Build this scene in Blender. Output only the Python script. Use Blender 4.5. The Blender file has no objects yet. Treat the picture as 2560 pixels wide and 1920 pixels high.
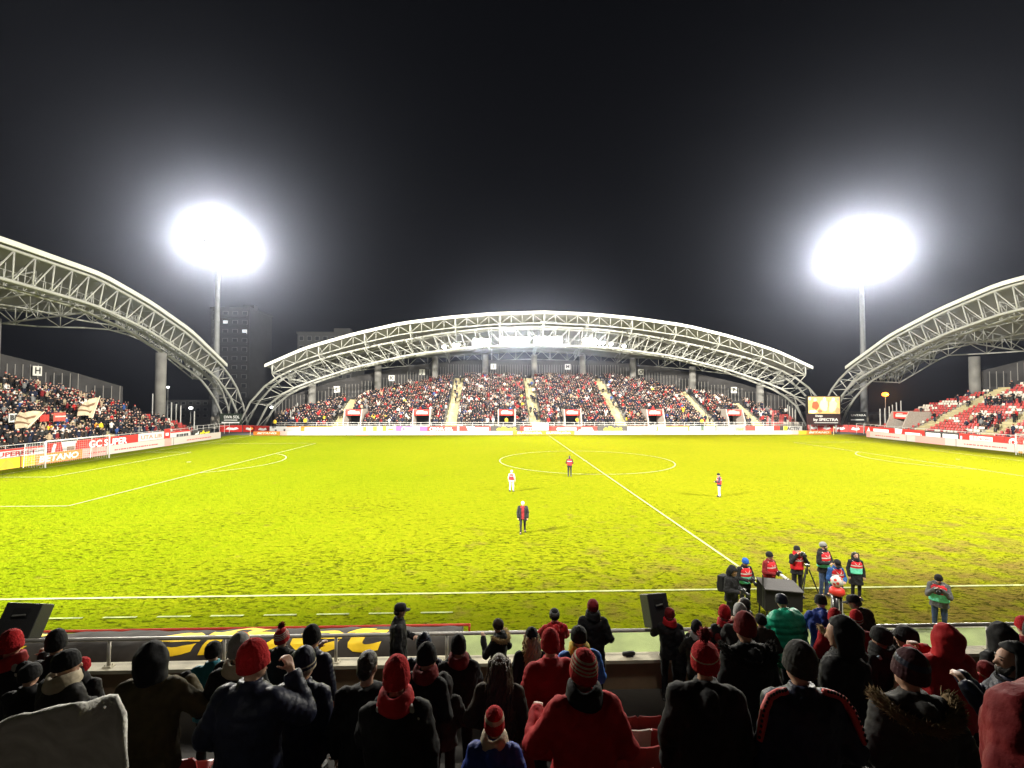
HAZE, ANISO = .0003, .93
LAMP_EMIT = 80
MAST_FAR, MAST_NEAR, ROOF_NEAR, ROOF_FAR = 600000, 2350000, 31000, 17000
GRASS_A, GRASS_B = (.097, .130, .0022), (.183, .178, .006)
import bpy, bmesh, math, random
import numpy as np
from mathutils import Vector, Matrix, Euler
S = bpy.context.scene
COL = S.collection
R = math.radians
rnd = random.Random(7)

# ------------------------------------------------------------------ camera
CAM = Vector((-9.717, -16.422, 6.701))
YAW, PITCH, ROLL, FPX = 0.0370, 0.03005, 0.00124, 1177.3     # photograph is 2560 px wide
def _axes():
    cy, sy, cp, sp = math.cos(YAW), math.sin(YAW), math.cos(PITCH), math.sin(PITCH)
    f = Vector((sy*cp, cy*cp, sp)); r = Vector((cy, -sy, 0)); u = r.cross(f)
    c, s = math.cos(ROLL), math.sin(ROLL)
    return r*c + u*s, u*c - r*s, f
AX, AY, AF = _axes()
def ray(u, v): return AF + AX*((u-1280)/FPX) + AY*((960-v)/FPX)
def on_z(u, v, z=0.0):
    d = ray(u, v); return CAM + d*((z-CAM.z)/d.z)
def on_y(u, v, y):
    d = ray(u, v); return CAM + d*((y-CAM.y)/d.y)
def on_x(u, v, x):
    d = ray(u, v); return CAM + d*((x-CAM.x)/d.x)
def at_depth(u, v, dep): return CAM + ray(u, v)*dep
cd = bpy.data.cameras.new('camera'); co = bpy.data.objects.new('camera', cd); COL.objects.link(co)
cd.sensor_width = 36; cd.lens = 36*FPX/2560; cd.clip_start = .05; cd.clip_end = 3000
M = Matrix((AX, AY, -AF)).transposed().to_4x4(); M.translation = CAM; co.matrix_world = M
S.camera = co

# ------------------------------------------------------------------ materials
MATS = {}
def mat(name, col, rough=.7, metal=0, emit=0, ecol=None, bump=0, bscale=60, var=0, vscale=5, spec=.4, sheen=0):
    if name in MATS: return MATS[name]
    m = bpy.data.materials.new(name); m.use_nodes = True
    nt = m.node_tree; b = nt.nodes['Principled BSDF']
    c = (*col, 1) if len(col) == 3 else col
    b.inputs['Base Color'].default_value = c
    b.inputs['Roughness'].default_value = rough; b.inputs['Metallic'].default_value = metal
    b.inputs['Specular IOR Level'].default_value = spec
    if sheen: b.inputs['Sheen Weight'].default_value = sheen; b.inputs['Sheen Roughness'].default_value = .5
    if emit:
        b.inputs['Emission Color'].default_value = (*(ecol or col), 1); b.inputs['Emission Strength'].default_value = emit
    if bump or var:
        tc = nt.nodes.new('ShaderNodeTexCoord')
    if bump:
        n = nt.nodes.new('ShaderNodeTexNoise'); n.inputs['Scale'].default_value = bscale; n.inputs['Detail'].default_value = 4
        bp = nt.nodes.new('ShaderNodeBump'); bp.inputs['Strength'].default_value = bump; bp.inputs['Distance'].default_value = .02
        nt.links.new(tc.outputs['Object'], n.inputs['Vector']); nt.links.new(n.outputs['Fac'], bp.inputs['Height'])
        nt.links.new(bp.outputs['Normal'], b.inputs['Normal'])
    if var:
        n = nt.nodes.new('ShaderNodeTexNoise'); n.inputs['Scale'].default_value = vscale; n.inputs['Detail'].default_value = 6
        mp = nt.nodes.new('ShaderNodeMapRange'); mp.inputs['From Min'].default_value = .3; mp.inputs['From Max'].default_value = .7
        mp.inputs['To Min'].default_value = 1-var; mp.inputs['To Max'].default_value = 1+var
        mx = nt.nodes.new('ShaderNodeMix'); mx.data_type = 'RGBA'; mx.blend_type = 'MULTIPLY'; mx.inputs['Factor'].default_value = 1
        mx.inputs['A'].default_value = c
        nt.links.new(tc.outputs['Object'], n.inputs['Vector']); nt.links.new(n.outputs['Fac'], mp.inputs['Value'])
        nt.links.new(mp.outputs['Result'], mx.inputs['B']); nt.links.new(mx.outputs['Result'], b.inputs['Base Color'])
    MATS[name] = m; return m
def cloth(name, col, rough=.8, bump=.35, bscale=22):
    new = name not in MATS
    m = mat(name, col, rough, bump=bump, bscale=bscale, var=.22, vscale=7, spec=.2)
    if new:                                   # long soft creases over the fine weave
        nt = m.node_tree; b = nt.nodes['Principled BSDF']; fine = b.inputs['Normal'].links[0].from_node
        tc = nt.nodes.new('ShaderNodeTexCoord'); mp = nt.nodes.new('ShaderNodeMapping'); mp.inputs['Scale'].default_value = (1.0, 1.0, .55); mp.inputs['Rotation'].default_value = (.5, .4, .3)
        n = nt.nodes.new('ShaderNodeTexNoise'); n.noise_type = 'RIDGED_MULTIFRACTAL'; n.inputs['Scale'].default_value = 5.5; n.inputs['Detail'].default_value = 3; n.inputs['Distortion'].default_value = .8
        bp = nt.nodes.new('ShaderNodeBump'); bp.inputs['Strength'].default_value = .55; bp.inputs['Distance'].default_value = .03
        nt.links.new(tc.outputs['Object'], mp.inputs['Vector']); nt.links.new(mp.outputs[0], n.inputs['Vector']); nt.links.new(n.outputs['Fac'], bp.inputs['Height'])
        nt.links.new(fine.outputs['Normal'], bp.inputs['Normal']); nt.links.new(bp.outputs['Normal'], b.inputs['Normal'])
    return m

steel = mat('painted steel', (.30, .30, .275), .5, var=.12, vscale=.6)
roofm = mat('roof sheet', (.21, .207, .18), .6, var=.1, vscale=.3)
fasciam = mat('roof edge', (.50, .50, .46), .5, var=.08, vscale=.4)
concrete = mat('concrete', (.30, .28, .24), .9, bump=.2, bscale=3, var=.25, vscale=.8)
conc_dark = mat('shaded concourse wall', (.032, .030, .030), .9, var=.3, vscale=.5)  # shade under the stand roofs is put into this wall colour
dark_gap = mat('dark opening', (.012, .012, .012), .9)
stair_m = mat('worn stair concrete', (.36, .31, .17), .9, var=.25, vscale=1.2)
white_p = mat('white paint', (.55, .54, .51), .5)
red_p = mat('red board', (.55, .03, .02), .5)
orange_p = mat('orange board', (.75, .22, .02), .5)
yellow_p = mat('yellow board', (.8, .55, .02), .5)
purple_p = mat('purple board', (.24, .07, .42), .5)
grey_p = mat('charcoal board', (.05, .045, .04), .5)
pink_p = mat('pale pink board', (.72, .50, .45), .5)
black_p = mat('black plastic', (.012, .012, .012), .45)
galv = mat('galvanised rail', (.42, .40, .37), .45, metal=.15, var=.15, vscale=3)

# ------------------------------------------------------------------ mesh helpers
class MB:
    def __init__(s): s.v = []; s.f = []; s.m = []
    def add(s, vs, fs, m=0):
        o = len(s.v); s.v += [tuple(p) for p in vs]
        s.f += [tuple(i+o for i in f) for f in fs]; s.m += [m]*len(fs); return s
    def box(s, c, size, rz=0, m=0, rx=0, ry=0):
        e = Euler((rx, ry, rz)).to_matrix(); c = Vector(c); a, b, h = [q/2 for q in size]
        P = [c + e @ Vector((x*a, y*b, z*h)) for z in (-1, 1) for x, y in ((-1, -1), (1, -1), (1, 1), (-1, 1))]
        return s.add(P, [(3, 2, 1, 0), (4, 5, 6, 7), (0, 1, 5, 4), (1, 2, 6, 5), (2, 3, 7, 6), (3, 0, 4, 7)], m)
    def rings(s, rs, m=0, cap=True, mats=None, close=True):
        n = len(rs[0]); o = len(s.v)
        for r in rs: s.v += [tuple(p) for p in r]
        for i in range(len(rs)-1):
            mi = mats[i] if mats else m
            for j in range(n if close else n-1):
                k = (j+1) % n
                s.f.append((o+i*n+j, o+i*n+k, o+(i+1)*n+k, o+(i+1)*n+j)); s.m.append(mi)
        if cap:
            s.f.append(tuple(o+j for j in reversed(range(n)))); s.m.append(mats[0] if mats else m)
            s.f.append(tuple(o+(len(rs)-1)*n+j for j in range(n))); s.m.append(mats[-1] if mats else m)
        return s
    def tube(s, pts, rad, n=6, m=0, cap=True):
        pts = [Vector(p) for p in pts]; rad = rad if hasattr(rad, '__len__') else [rad]*len(pts)
        up = None; rs = []
        for i, p in enumerate(pts):
            d = (pts[min(i+1, len(pts)-1)] - pts[max(i-1, 0)])
            d = d.normalized() if d.length > 1e-9 else Vector((0, 0, 1))
            if up is None: up = Vector((0, 0, 1)) if abs(d.z) < .9 else Vector((1, 0, 0))
            a = d.cross(up).normalized(); b = a.cross(d).normalized(); up = b
            rs.append([p + (a*math.cos(t)+b*math.sin(t))*rad[i] for t in (2*math.pi*k/n for k in range(n))])
        return s.rings(rs, m, cap)
    def caps(s, p0, p1, r0, r1, n=10, m=0):      # tapered capsule with round ends
        p0, p1 = Vector(p0), Vector(p1); d = (p1-p0); L = d.length; d = d/L if L > 1e-6 else Vector((0, 0, 1))
        pts = []; rad = []
        for a in (-80, -50, -20): pts.append(p0 + d*r0*math.sin(R(a))); rad.append(r0*math.cos(R(a)))
        for a in (20, 50, 80): pts.append(p1 + d*r1*math.sin(R(a))); rad.append(r1*math.cos(R(a)))
        return s.tube(pts, rad, n, m)
    def ball(s, c, r, n=12, k=8, m=0, rot=None):
        c = Vector(c); r = r if hasattr(r, '__len__') else (r, r, r); rs = []
        for i in range(k+1):
            t = math.pi*(.04 + .92*i/k)
            ring = [Vector((r[0]*math.sin(t)*math.cos(2*math.pi*j/n), r[1]*math.sin(t)*math.sin(2*math.pi*j/n), -r[2]*math.cos(t))) for j in range(n)]
            rs.append([c + (rot @ p if rot else p) for p in ring])
        return s.rings(rs, m)
    def build(s, name, mats, parent=None, smooth=False, loc=None, rot=None):
        me = bpy.data.meshes.new(name); me.from_pydata(s.v, [], s.f)
        mats = mats if isinstance(mats, (list, tuple)) else [mats]
        for m in mats: me.materials.append(m)
        if len(mats) > 1: me.polygons.foreach_set('material_index', s.m)
        if smooth: me.polygons.foreach_set('use_smooth', [True]*len(me.polygons))
        me.update()
        o = bpy.data.objects.new(name, me); COL.objects.link(o)
        if parent: o.parent = parent
        if loc is not None: o.location = loc
        if rot is not None: o.rotation_euler = rot
        return o
def tag(o, label=None, cat=None, group=None, kind=None):
    if label: o['label'] = label
    if cat: o['category'] = cat
    if group: o['group'] = group
    if kind: o['kind'] = kind
    return o
def thing(name, label, cat, loc=(0, 0, 0), rz=0, group=None):
    o = bpy.data.objects.new(name, None); COL.objects.link(o); o.location = loc; o.rotation_euler = (0, 0, rz)
    return tag(o, label, cat, group)
def dup(o, parent=None):
    c = o.copy(); COL.objects.link(c); c.parent = parent
    for ch in o.children: dup(ch, c)
    return c
def letters(txt, size, m, parent, loc, rot=(R(90), 0, 0), shear=0, bold=0, width=None, align='CENTER', name='lettering', ext=.004):
    cu = bpy.data.curves.new(name, 'FONT'); cu.body = txt; cu.size = size; cu.shear = shear; cu.offset = bold
    cu.align_x = align; cu.align_y = 'CENTER'; cu.extrude = ext; cu.resolution_u = 3
    q = bpy.data.objects.new(name, cu); COL.objects.link(q); bpy.context.view_layer.update()
    me = bpy.data.meshes.new_from_object(q.evaluated_get(bpy.context.evaluated_depsgraph_get()))
    bpy.data.objects.remove(q); bpy.data.curves.remove(cu)
    me.materials.clear(); me.materials.append(m)
    o = bpy.data.objects.new(name, me); COL.objects.link(o)
    o.parent = parent; o.location = loc; o.rotation_euler = rot
    if width and len(me.vertices):
        xs = [v.co.x for v in me.vertices]; w = max(xs)-min(xs)
        o.scale = (width/w, 1, 1)
    return o
# ------------------------------------------------------------------ world, haze, lamps
W = bpy.data.worlds.new('World'); S.world = W; W.use_nodes = True
nt = W.node_tree; bg = nt.nodes['Background']
bg.inputs['Color'].default_value = (.30, .34, .62, 1); bg.inputs['Strength'].default_value = .0025
S.view_settings.view_transform = 'Standard'; S.view_settings.look = 'None'; S.view_settings.exposure = 0
S.cycles.use_denoising = True
S.cycles.max_bounces = 5; S.cycles.diffuse_bounces = 3; S.cycles.glossy_bounces = 2; S.cycles.volume_bounces = 0
S.cycles.sample_clamp_indirect = 4

hz = MB().box((5, 60, 25.5), (470, 330, 53)); hm = bpy.data.materials.new('haze'); hm.use_nodes = True
n = hm.node_tree; n.nodes.remove(n.nodes['Principled BSDF'])
pv = n.nodes.new('ShaderNodeVolumePrincipled'); pv.inputs['Color'].default_value = (.70, .77, 1, 1)
pv.inputs['Density'].default_value = HAZE; pv.inputs['Anisotropy'].default_value = ANISO; pv.inputs['Density Attribute'].default_value = ''
n.links.new(pv.outputs['Volume'], n.nodes['Material Output'].inputs['Volume'])
tag(hz.build('haze', hm), 'thin bright mist hanging in the floodlit air over the whole ground', 'haze', kind='stuff')

def spot(name, loc, target, power, deg, col=(1, .95, .84), rad=1.5, blend=.5):
    l = bpy.data.lights.new(name, 'SPOT'); l.energy = power; l.color = col; l.spot_size = R(deg); l.spot_blend = blend; l.shadow_soft_size = rad
    o = bpy.data.objects.new(name, l); COL.objects.link(o); o.location = loc
    o.rotation_euler = (Vector(target)-Vector(loc)).to_track_quat('-Z', 'Y').to_euler(); return o

lamp_m = mat('lit floodlight glass', (1, 1, 1), .3, emit=LAMP_EMIT, ecol=(1, .98, .94))
mast_m = mat('galvanised mast', (.20, .205, .205), .5, var=.15, vscale=1)
def mast(loc, top, aim, label):
    t = thing('floodlight_mast', label, 'floodlight', loc)
    dz = top - loc[2]
    MB().tube([(0, 0, 0), (0, 0, dz*.5), (0, 0, dz-1)], [.75, .55, .38], 14).build('pole', mast_m, t, True)
    MB().tube([(0, 0, 0), (0, 0, .4)], [1.2, 1.2], 14).tube([(0, 0, .4), (0, 0, 2.6)], [.95, .82], 14).build('base', concrete, t)
    d = Vector((aim[0]-loc[0], aim[1]-loc[1], 0)).normalized(); rz = math.atan2(-d.x, d.y)
    h = bpy.data.objects.new('lamp_head', None)
    f = MB()
    f.box((0, -.35, -1), (1.2, .5, 5))
    for k in range(6): f.box((0, 0, -2.5+k*1.15), (9.6-abs(k-1)*.9, .12, .14))
    for x in (-3.2, 0, 3.2): f.box((x, -.1, .3), (.14, .1, 6.2))
    hd = f.build('lamp_head', mast_m, t, False, (0, 0, dz), (R(-12), 0, rz))
    for k in range(6):
        nn = 9 - int(abs(k-1)*.9)
        for i in range(nn):
            x = (i-(nn-1)/2)*1.05; z = -2.5+k*1.15
            if (k, i) == (0, 0) or 'cup' not in MATS:
                MATS['cup'] = 1
                lm = MB(); lm.tube([(0, -.18, 0), (0, .1, 0)], [.2, .42], 12, 0, False); lm.tube([(0, .09, 0), (0, .1, 0)], [.41, .41], 12, 1)
                mast.cup = lm.build('floodlight', [mast_m, lamp_m], hd, False, (x, .12, z)); 
            else:
                c = mast.cup.copy(); COL.objects.link(c); c.parent = hd; c.location = (x, .12, z)
    return t
pL = at_depth(547, 588, 104); pR = at_depth(2152, 616, 112)
mast((pL.x, pL.y, 0), pL.z, (0, 34), 'tall floodlight mast glaring behind the far left corner of the pitch')
mast((pR.x, pR.y, 0), pR.z, (0, 34), 'tall floodlight mast glaring behind the big screen at the far right corner')
fw = Vector((pL.x, pL.y, pL.z)); fr = Vector((pR.x, pR.y, pR.z))
for p, tg, nm in ((fw, (-12, 38, 0), 'floodlight'), (fr, (16, 38, 0), 'floodlight')):
    d = (Vector(tg)-p).normalized()
    for q, dz_, wt in ((-4.4, -2.0, .9), (0, -2.2, 1.0), (4.4, -2.0, .9), (-1.6, 2.2, .7), (2.0, 1.0, .5)):
        o_ = Vector((-d.y, d.x, 0)).normalized()*q
        spot(nm, p+d*1.2+o_+Vector((0, 0, dz_)), Vector(tg)+o_*3, MAST_FAR/4*wt, 88, rad=1.2, blend=.9)
# the two masts on the camera's side of the ground, out of frame, and the lamps along the near roof edge
for x, tg in ((-74, (2, 58, 0)), (74, (2, 58, 0))):
    spot('floodlight', (x, -24, 43), tg, MAST_NEAR, 84, rad=2.5, blend=1)
for x in (-28, -10, 8, 26):
    spot('floodlight', (x, -9.4, 20.8), (x*1.15, 34, 0), ROOF_NEAR, 124, rad=.8, blend=.35)
# ------------------------------------------------------------------ ground, pitch and markings
tag(MB().add([(-225, -100, -.03), (235, -100, -.03), (235, 220, -.03), (-225, 220, -.03)], [(0, 1, 2, 3)]).build('ground', mat('wet asphalt', (.035, .035, .038), .8, bump=.2, bscale=2, var=.3, vscale=.3)), kind='structure')

def grass_mat():
    m = bpy.data.materials.new('grass'); m.use_nodes = True; nt = m.node_tree; b = nt.nodes['Principled BSDF']; L = nt.links.new
    N = lambda t: nt.nodes.new(t)
    tc = N('ShaderNodeTexCoord'); sep = N('ShaderNodeSeparateXYZ'); L(tc.outputs['Object'], sep.inputs[0])
    def noise(sc, det=4, rough=.55, vec=None, dist=0):
        q = N('ShaderNodeTexNoise'); q.inputs['Scale'].default_value = sc; q.inputs['Detail'].default_value = det; q.inputs['Roughness'].default_value = rough; q.inputs['Distortion'].default_value = dist
        L(vec or tc.outputs['Object'], q.inputs['Vector']); return q.outputs['Fac']
    def rng(v, a, b_, c=0, d=1):
        q = N('ShaderNodeMapRange'); q.inputs['From Min'].default_value = a; q.inputs['From Max'].default_value = b_; q.inputs['To Min'].default_value = c; q.inputs['To Max'].default_value = d
        L(v, q.inputs['Value']); return q.outputs['Result']
    def math_(op, a, b_):
        q = N('ShaderNodeMath'); q.operation = op
        for i, x in enumerate((a, b_)):
            if isinstance(x, (int, float)): q.inputs[i].default_value = x
            else: L(x, q.inputs[i])
        return q.outputs[0]
    def mix(f, a, b_):
        q = N('ShaderNodeMix'); q.data_type = 'RGBA'
        if isinstance(f, float): q.inputs['Factor'].default_value = f
        else: L(f, q.inputs['Factor'])
        for k, x in (('A', a), ('B', b_)):
            if isinstance(x, tuple): q.inputs[k].default_value = (*x, 1)
            else: L(x, q.inputs[k])
        return q.outputs['Result']
    # fresh grass to dry yellowed grass
    big = noise(.06, 5, .6); fine = noise(2.2, 6, .7)
    # dry mid-pitch and worn right-hand touchline
    yx = rng(sep.outputs['X'], -30, 6, 0, 1); yy = rng(sep.outputs['Y'], -2, 40, 0, 1)
    dry = math_('ADD', math_('MULTIPLY', big, .55), math_('ADD', math_('MULTIPLY', yx, .34), math_('MULTIPLY', yy, .16)))
    dry = math_('ADD', dry, math_('MULTIPLY', math_('SUBTRACT', fine, .5), .9))
    c1 = mix(rng(dry, .25, .95), GRASS_A, GRASS_B)
    # worn soil along the near touchline on the right
    e1 = rng(sep.outputs['Y'], 15, -.5, 0, 1); e2 = rng(sep.outputs['X'], -16, 4, 0, 1)
    worn = math_('MULTIPLY', math_('MULTIPLY', e1, e2), 1.0)
    nw = math_('ADD', noise(.8, 5, .65), math_('MULTIPLY', worn, .29))
    c2 = mix(rng(nw, .62, .86), c1, (.115, .088, .018))
    # torn turf: short streaks of lifted grass and little cuts, the hollows' shade painted into the colour, denser towards the near side and the middle
    def streak(sx, sy, det, dist):
        mp = N('ShaderNodeMapping'); L(tc.outputs['Object'], mp.inputs['Vector']); mp.inputs['Scale'].default_value = (sx, sy, 1)
        return noise(1, det, .62, mp.outputs[0], dist)
    st = streak(2.9, 6.0, 5, .6); st2 = streak(6.5, 12, 4, .3)
    dens = noise(.13, 4); near = rng(sep.outputs['Y'], 62, 4, -.075, .07)
    thr = math_('ADD', rng(dens, .3, .7, .335, .405), near)
    mixst = math_('ADD', math_('MULTIPLY', st, .62), math_('MULTIPLY', st2, .38))
    cut_shade = rng(math_('SUBTRACT', mixst, thr), -.045, .02, 1, 0)
    c3 = mix(math_('MULTIPLY', cut_shade, .80), c2, (.030, .036, .003))
    L(c3, b.inputs['Base Color']); b.inputs['Roughness'].default_value = 1; b.inputs['Specular IOR Level'].default_value = 0
    h = math_('ADD', math_('MULTIPLY', mixst, 1.5), math_('ADD', math_('MULTIPLY', noise(9, 4, .7), .35), math_('MULTIPLY', cut_shade, -.25)))
    bp = N('ShaderNodeBump'); bp.inputs['Strength'].default_value = 1; bp.inputs['Distance'].default_value = .17
    L(h, bp.inputs['Height']); L(bp.outputs['Normal'], b.inputs['Normal'])
    return m
GM = grass_mat()
g = MB()
# pitch surface: a fine grid near the camera so the turf is really uneven
def sheet(x0, x1, y0, y1, st, z=0.0, amp=0.0, seed=1):
    nx, ny = int((x1-x0)/st)+1, int((y1-y0)/st)+1
    X, Y = np.meshgrid(np.linspace(x0, x1, nx), np.linspace(y0, y1, ny))
    rs = np.random.RandomState(seed); Z = np.zeros_like(X)
    if amp:
        for sc, a in ((1, .5), (2, .35), (4, .3)):
            q = rs.rand(ny//sc+2, nx//sc+2); iy = (np.arange(ny)/sc); ix = (np.arange(nx)/sc)
            y0i = iy.astype(int); x0i = ix.astype(int); fy = (iy-y0i)[:, None]; fx = (ix-x0i)[None]
            Z += a*((q[y0i][:, x0i]*(1-fx)+q[y0i][:, x0i+1]*fx)*(1-fy)+(q[y0i+1][:, x0i]*(1-fx)+q[y0i+1][:, x0i+1]*fx)*fy)
        Z = (Z-.575)*amp
    V = np.stack([X.ravel(), Y.ravel(), Z.ravel()+z], 1)
    I = np.arange(nx*ny).reshape(ny, nx)
    F = np.stack([I[:-1, :-1].ravel(), I[:-1, 1:].ravel(), I[1:, 1:].ravel(), I[1:, :-1].ravel()], 1)
    return V, F
def npmesh(name, V, F, mats, mi=None, smooth=False):
    me = bpy.data.meshes.new(name); nv, nf, k = len(V), len(F), F.shape[1]
    me.vertices.add(nv); me.vertices.foreach_set('co', np.ascontiguousarray(V, np.float32).ravel())
    me.loops.add(nf*k); me.loops.foreach_set('vertex_index', np.ascontiguousarray(F, np.int32).ravel())
    me.polygons.add(nf); me.polygons.foreach_set('loop_start', np.arange(0, nf*k, k, dtype=np.int32))
    for m in mats: me.materials.append(m)
    if mi is not None: me.polygons.foreach_set('material_index', np.ascontiguousarray(mi, np.int32))
    if smooth: me.polygons.foreach_set('use_smooth', np.ones(nf, bool))
    me.update(calc_edges=True); me.validate()
    o = bpy.data.objects.new(name, me); COL.objects.link(o); return o
V1, F1 = sheet(-57.2, 57.2, -2.8, 70, .35, 0, .035)
tag(npmesh('pitch', V1, F1, [GM], smooth=True), kind='structure')
turf_m = mat('pale artificial turf', (.17, .21, .075), .9, bump=.5, bscale=30, var=.25, vscale=1.5)
tag(MB().add([(-57.2, -9.6, -.004), (57.2, -9.6, -.004), (57.2, -2.8, -.004), (-57.2, -2.8, -.004)], [(0, 1, 2, 3)]).build('turf_strip', turf_m), kind='structure')

line_m = mat('chalk line', (.21, .23, .085), .9, bump=.4, bscale=15, var=.40, vscale=2.5)
ml = MB(); ZL = .022
def line(x0, y0, x1, y1, w=.12):
    d = Vector((x1-x0, y1-y0, 0)); L_ = d.length; d /= L_; p = Vector((-d.y, d.x, 0))*w/2; n = max(1, int(L_/2))
    for i in range(n):
        a = Vector((x0, y0, ZL))+d*L_*i/n; b = Vector((x0, y0, ZL))+d*L_*(i+1)/n
        ml.add([a-p, b-p, b+p, a+p], [(0, 1, 2, 3)])
def arc(cx, cy, r, a0, a1, w=.12, n=64):
    for i in range(n):
        t0, t1 = a0+(a1-a0)*i/n, a0+(a1-a0)*(i+1)/n
        ml.add([(cx+(r+s*w/2)*math.cos(t), cy+(r+s*w/2)*math.sin(t), ZL) for t, s in ((t0, -1), (t1, -1), (t1, 1), (t0, 1))], [(3, 2, 1, 0)])
for y in (0, 68): line(-52.5, y, 52.5, y)
for x in (-52.5, 0, 52.5): line(x, .06, x, 67.94)
for s in (-1, 1):
    for dx, hw in ((16.5, 20.16), (5.5, 9.16)):
        line(s*(52.5-dx), 34-hw, s*(52.5-dx), 34+hw)
        for q in (-1, 1): line(s*52.44, 34+q*hw, s*(52.5-dx), 34+q*hw)
    a = math.acos(5.5/9.15); b0 = math.pi if s > 0 else 0
    arc(s*41.5, 34, 9.15, b0-a, b0+a); arc(s*41.5, 34, .12, 0, 6.2832, .2, 16)
arc(0, 34, 9.15, 0, 2*math.pi); arc(0, 34, .12, 0, 6.2832, .2, 16)
tag(ml.build('pitch_markings', line_m), kind='structure')
ml = MB()
for i in range(21): line(-44+i*1.6, -1.45, -44+i*1.6+1.0, -1.45, .09)      # dashed technical area
tag(ml.build('technical_area_markings', mat('worn chalk', (.16, .19, .06), .9, var=.4, vscale=3)), kind='structure')
kb = MB(); kb.box((29.6, -2.86, .01), (56, .13, .05))
tag(kb.build('kerb', mat('white kerb', (.6, .6, .55), .8, var=.2, vscale=2)), kind='structure')

# ------------------------------------------------------------------ stands
def interp(tab, x):
    x = abs(x)
    for (a, b), (c, d) in zip(tab, tab[1:]):
        if x <= c: return b+(d-b)*max(0, x-a)/(c-a)
    return tab[-1][1]
RUN, RISE, Z0 = .8, .37, 1.2
FARCH = dict(top=[(0, 21.3), (12, 20.8), (22, 19.5), (33, 17.4), (44, 14.7), (52, 11.6), (56.5, 8.2), (58.7, 5.3), (60.4, 2), (61, 0)],
             bot=[(0, 17.6), (14, 17.1), (27, 15.4), (38, 12.8), (45.5, 10.3), (50.5, 8.4), (55, 5.4), (56.6, 2.5), (57.4, 0)],
             roof=[(0, 23.6), (10, 23.2), (18, 22.5), (28, 21.15), (37, 19.0), (46, 16.3), (53.4, 12.95)])
SARCH = dict(top=[(0, 22.8), (13, 22.4), (22, 20.5), (31.5, 17.6), (42.3, 12.6), (47, 9.2), (50.2, 4.5), (51.4, 1.8), (52, 0)],
             bot=[(0, 19.4), (13, 18.8), (22, 17), (31.5, 13.9), (40.4, 10.4), (45.2, 6.7), (48.4, 2.6), (49.5, 0)],
             roof=[(0, 23.4), (13, 23.0), (22, 21.1), (31.5, 18.2), (42.3, 13.1)])
def smooth_tab(t):   # resample the measured profile as a smooth curve
    xs = np.array([a for a, b in t]); zs = np.array([b for a, b in t])
    return lambda x: float(np.interp(abs(x), xs, zs))
def crv(t, x):
    f = smooth_tab(t); return (f(x-1.5)+2*f(x)+f(x+1.5))/4 if abs(x) < t[-1][0]-2 else f(x)

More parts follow.
